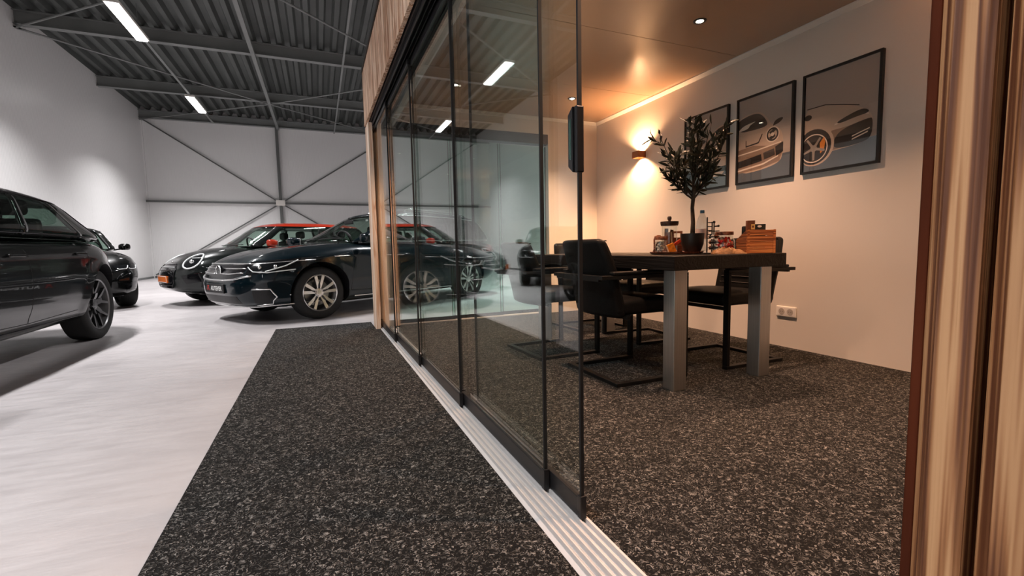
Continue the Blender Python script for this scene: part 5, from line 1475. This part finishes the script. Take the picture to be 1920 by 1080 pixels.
# ---------------------------------------------------------------- black estate at the left edge (rear wheel in view)
bk = paint('black_car_paint', (.0035, .0045, .0045, 1), .2, .22)
sp = dict(paint=bk, wb=2.90, R=.36, rimR=.262, track=.925, rim='vee', rim_mats=dark_rim, W=[(-2.5, .82), (-2.2, .88), (-1.45, .94), (-.8, .91), (0, .905), (1.4, .92), (2.3, .88)],
          nose=[(-1, 2.25), (0, 2.36), (.5, 2.32), (1, 2.1)], tail=[(-1, 2.10), (-.6, 2.28), (-.1, 2.38), (.4, 2.36), (.8, 2.28), (1, 2.2)],
          zt=[(-2.4, .95), (-2.1, 1.04), (-1.6, 1.06), (0, 1.05), (.8, 1.05), (1.4, 1.0), (2.0, .88), (2.4, .76)],
          zb=[(-2.5, .40), (-2.0, .28), (-1.4, .23), (0, .215), (1.4, .22), (2.3, .24)], pf=4.5, pr=4.2, q=9, crown=.05, line=.86, flare=.018, gap=.045,
          cab=dict(x0=1.05, x1=.2, x2=-1.25, x3=-2.42, zr=[(-2.3, 1.34), (-1.9, 1.38), (-1.5, 1.41), (-1.0, 1.445), (-.5, 1.47), (.1, 1.465), (.5, 1.44), (1.1, 1.40)], w=[(-2.3, .78), (-1.6, .85), (-.8, .875), (0, .88), (1, .86)],
                   tumble=.20, windows=[(-.86, -.47), (-.42, .16), (.20, .90)], trim=CM['gloss'], seats=[(-.05, 2), (-.95, 3)], rp=.72, p=6, sh=.03,
                   glass=[CM['win_dark'], CM['win_clear'], CM['win_clear'], CM['win_dark']]))
A_X = -2.04 - .925
t = thing('estate_car', 'glossy black estate car cut off by the left edge, dark five-spoke rear wheel showing', 'car', (A_X, 6.03 - 1.45, 0), -PI / 2)
c = Car(sp, t).build()
common_side(c, [[(.95, .36), (.93, 1.02)], [(-.12, .34), (-.16, 1.02)], [(-.98, .60), (-1.12, .78), (-1.12, 1.02)], [(.95, .36), (-.12, .34), (-.90, .36)]], 1.04, [(.02, .87), (-.98, .88)])
for sd in (-1, 1):
    c.line('sill_trim', [(.92, .30), (-.96, .30)], SD(sd), .008, CM['gloss'])
    c.line('belt_trim', [(.95, 1.015), (-.5, 1.02), (-1.5, 1.02), (-1.72, 1.0)], SD(sd), .006, CM['chrome'], off=.001)
    tl = c.patch('tail_light', [(.30, .90), (.80, .93), (.80, .80), (.35, .80)], RE(sd), CM['redlamp'], .004)
    c.patch('tail_light_wing', [(-2.10, .90), (-1.86, .91), (-1.92, .83), (-2.12, .80)], SD(sd), CM['redlamp'], .004, parent=tl)
    c.line('bumper_seam', [(-1.78, .66), (-2.1, .70)], SD(sd), .003, CM['chrome'])
    c.patch('headlight', [(.52, .70), (.84, .72), (.80, .62), (.56, .61)], FR(sd), CM['lampin'], .004)
c.patch('grille', [(-.48, .70), (.48, .70), (.42, .36), (-.42, .36)], FR(), CM['gloss'], .004)
mirror(c, .86, 1.0, 1.09, bk)

# ---------------------------------------------------------------- black saloon behind it, nose towards the viewer
bk2 = paint('black_saloon_paint', (.004, .005, .005, 1), .2, .22)
sp = dict(paint=bk2, wb=2.48, R=.325, rimR=.235, track=.88, rim='vee', rim_mats=dark_rim, W=[(-2.0, .78), (-1.6, .84), (-1.2, .88), (0, .875), (1.2, .895), (1.8, .87), (2.0, .85)],
          nose=[(-1, 1.92), (-.6, 1.98), (0, 2.0), (.5, 1.97), (.85, 1.88), (1, 1.75)], tail=[(-1, 1.60), (-.3, 1.68), (.5, 1.66), (1, 1.56)],
          zt=[(-1.95, .96), (-1.6, 1.0), (-1.0, .99), (0, .97), (.7, .985), (1.1, .97), (1.5, .92), (1.8, .85), (2.0, .76)],
          zb=[(-1.9, .32), (-1.3, .20), (0, .17), (1.3, .16), (2.0, .18)], pf=4.0, pr=4.0, q=7, crown=.06, ridge=.014, line=.82, flare=.016,
          cab=dict(x0=.98, x1=.20, x2=-1.0, x3=-1.52, zr=[(-1.7, 1.34), (-1.0, 1.385), (-.4, 1.415), (0, 1.41), (.4, 1.39), (1, 1.34)], w=[(-1.7, .72), (-1, .79), (0, .82), (1, .80)],
                   tumble=.20, windows=[(-.86, -.10), (-.06, .88)], trim=CM['gloss'], seats=[(-.2, 2), (-.9, 3)], glass=[CM['win_dark'], CM['win_clear'], CM['win_dark']]))
B_ANG = math.radians(30)
hd_ = Vector((math.sin(B_ANG), -math.cos(B_ANG), 0)); lf_ = Vector((math.cos(B_ANG), math.sin(B_ANG), 0))
P0 = Vector((-2.66, 9.40, 0)) - hd_ * 1.80 - lf_ * .86
t = thing('car', 'black car facing the viewer, partly hidden behind the black estate at the left wall', 'car', P0, -PI / 2 + B_ANG)
c = Car(sp, t).build()
mirror(c, .45, .90, 1.02, bk2, (.07, .085, .06))
common_side(c, [[(.85, .34), (.83, .97)], [(-.20, .32), (-.22, .96)], [(.85, .34), (-.20, .32), (-.85, .34)]], .97, [(.0, .80), (-.95, .82)])
for sd in (-1, 1):
    lamp = c.patch('headlight', [(.40, .705), (.60, .720), (.80, .738), (.79, .655), (.62, .628), (.44, .635)], FR(sd), CM['lampin'], .005)
    for a in (.45, .62): c.line('light_guide', [(a, .660), (a + .02, .645), (a + .13, .648), (a + .155, .675), (a + .165, .70)], FR(sd), .0065, CM['drl'], lamp, off=.009)
    c.patch('air_intake', [(.52, .42), (.76, .44), (.76, .30), (.56, .28)], FR(sd), CM['gloss'], .003)
    c.patch('grille', [(.03, .70), (.30, .70), (.34, .60), (.28, .52), (.05, .52)], FR(sd), CM['gloss'], .006)
    c.line('grille_frame', [(.03, .70), (.30, .70), (.34, .60), (.28, .52), (.05, .52)], FR(sd), .006, CM['gloss'], None, True, off=.01)
c.line('bumper_lip', [(-.80, .215), (0, .195), (.80, .215)], FR(), .01, CM['gloss'], off=.01)
# pale roll-up panel standing in the far right of the hall, seen dimly through the glass
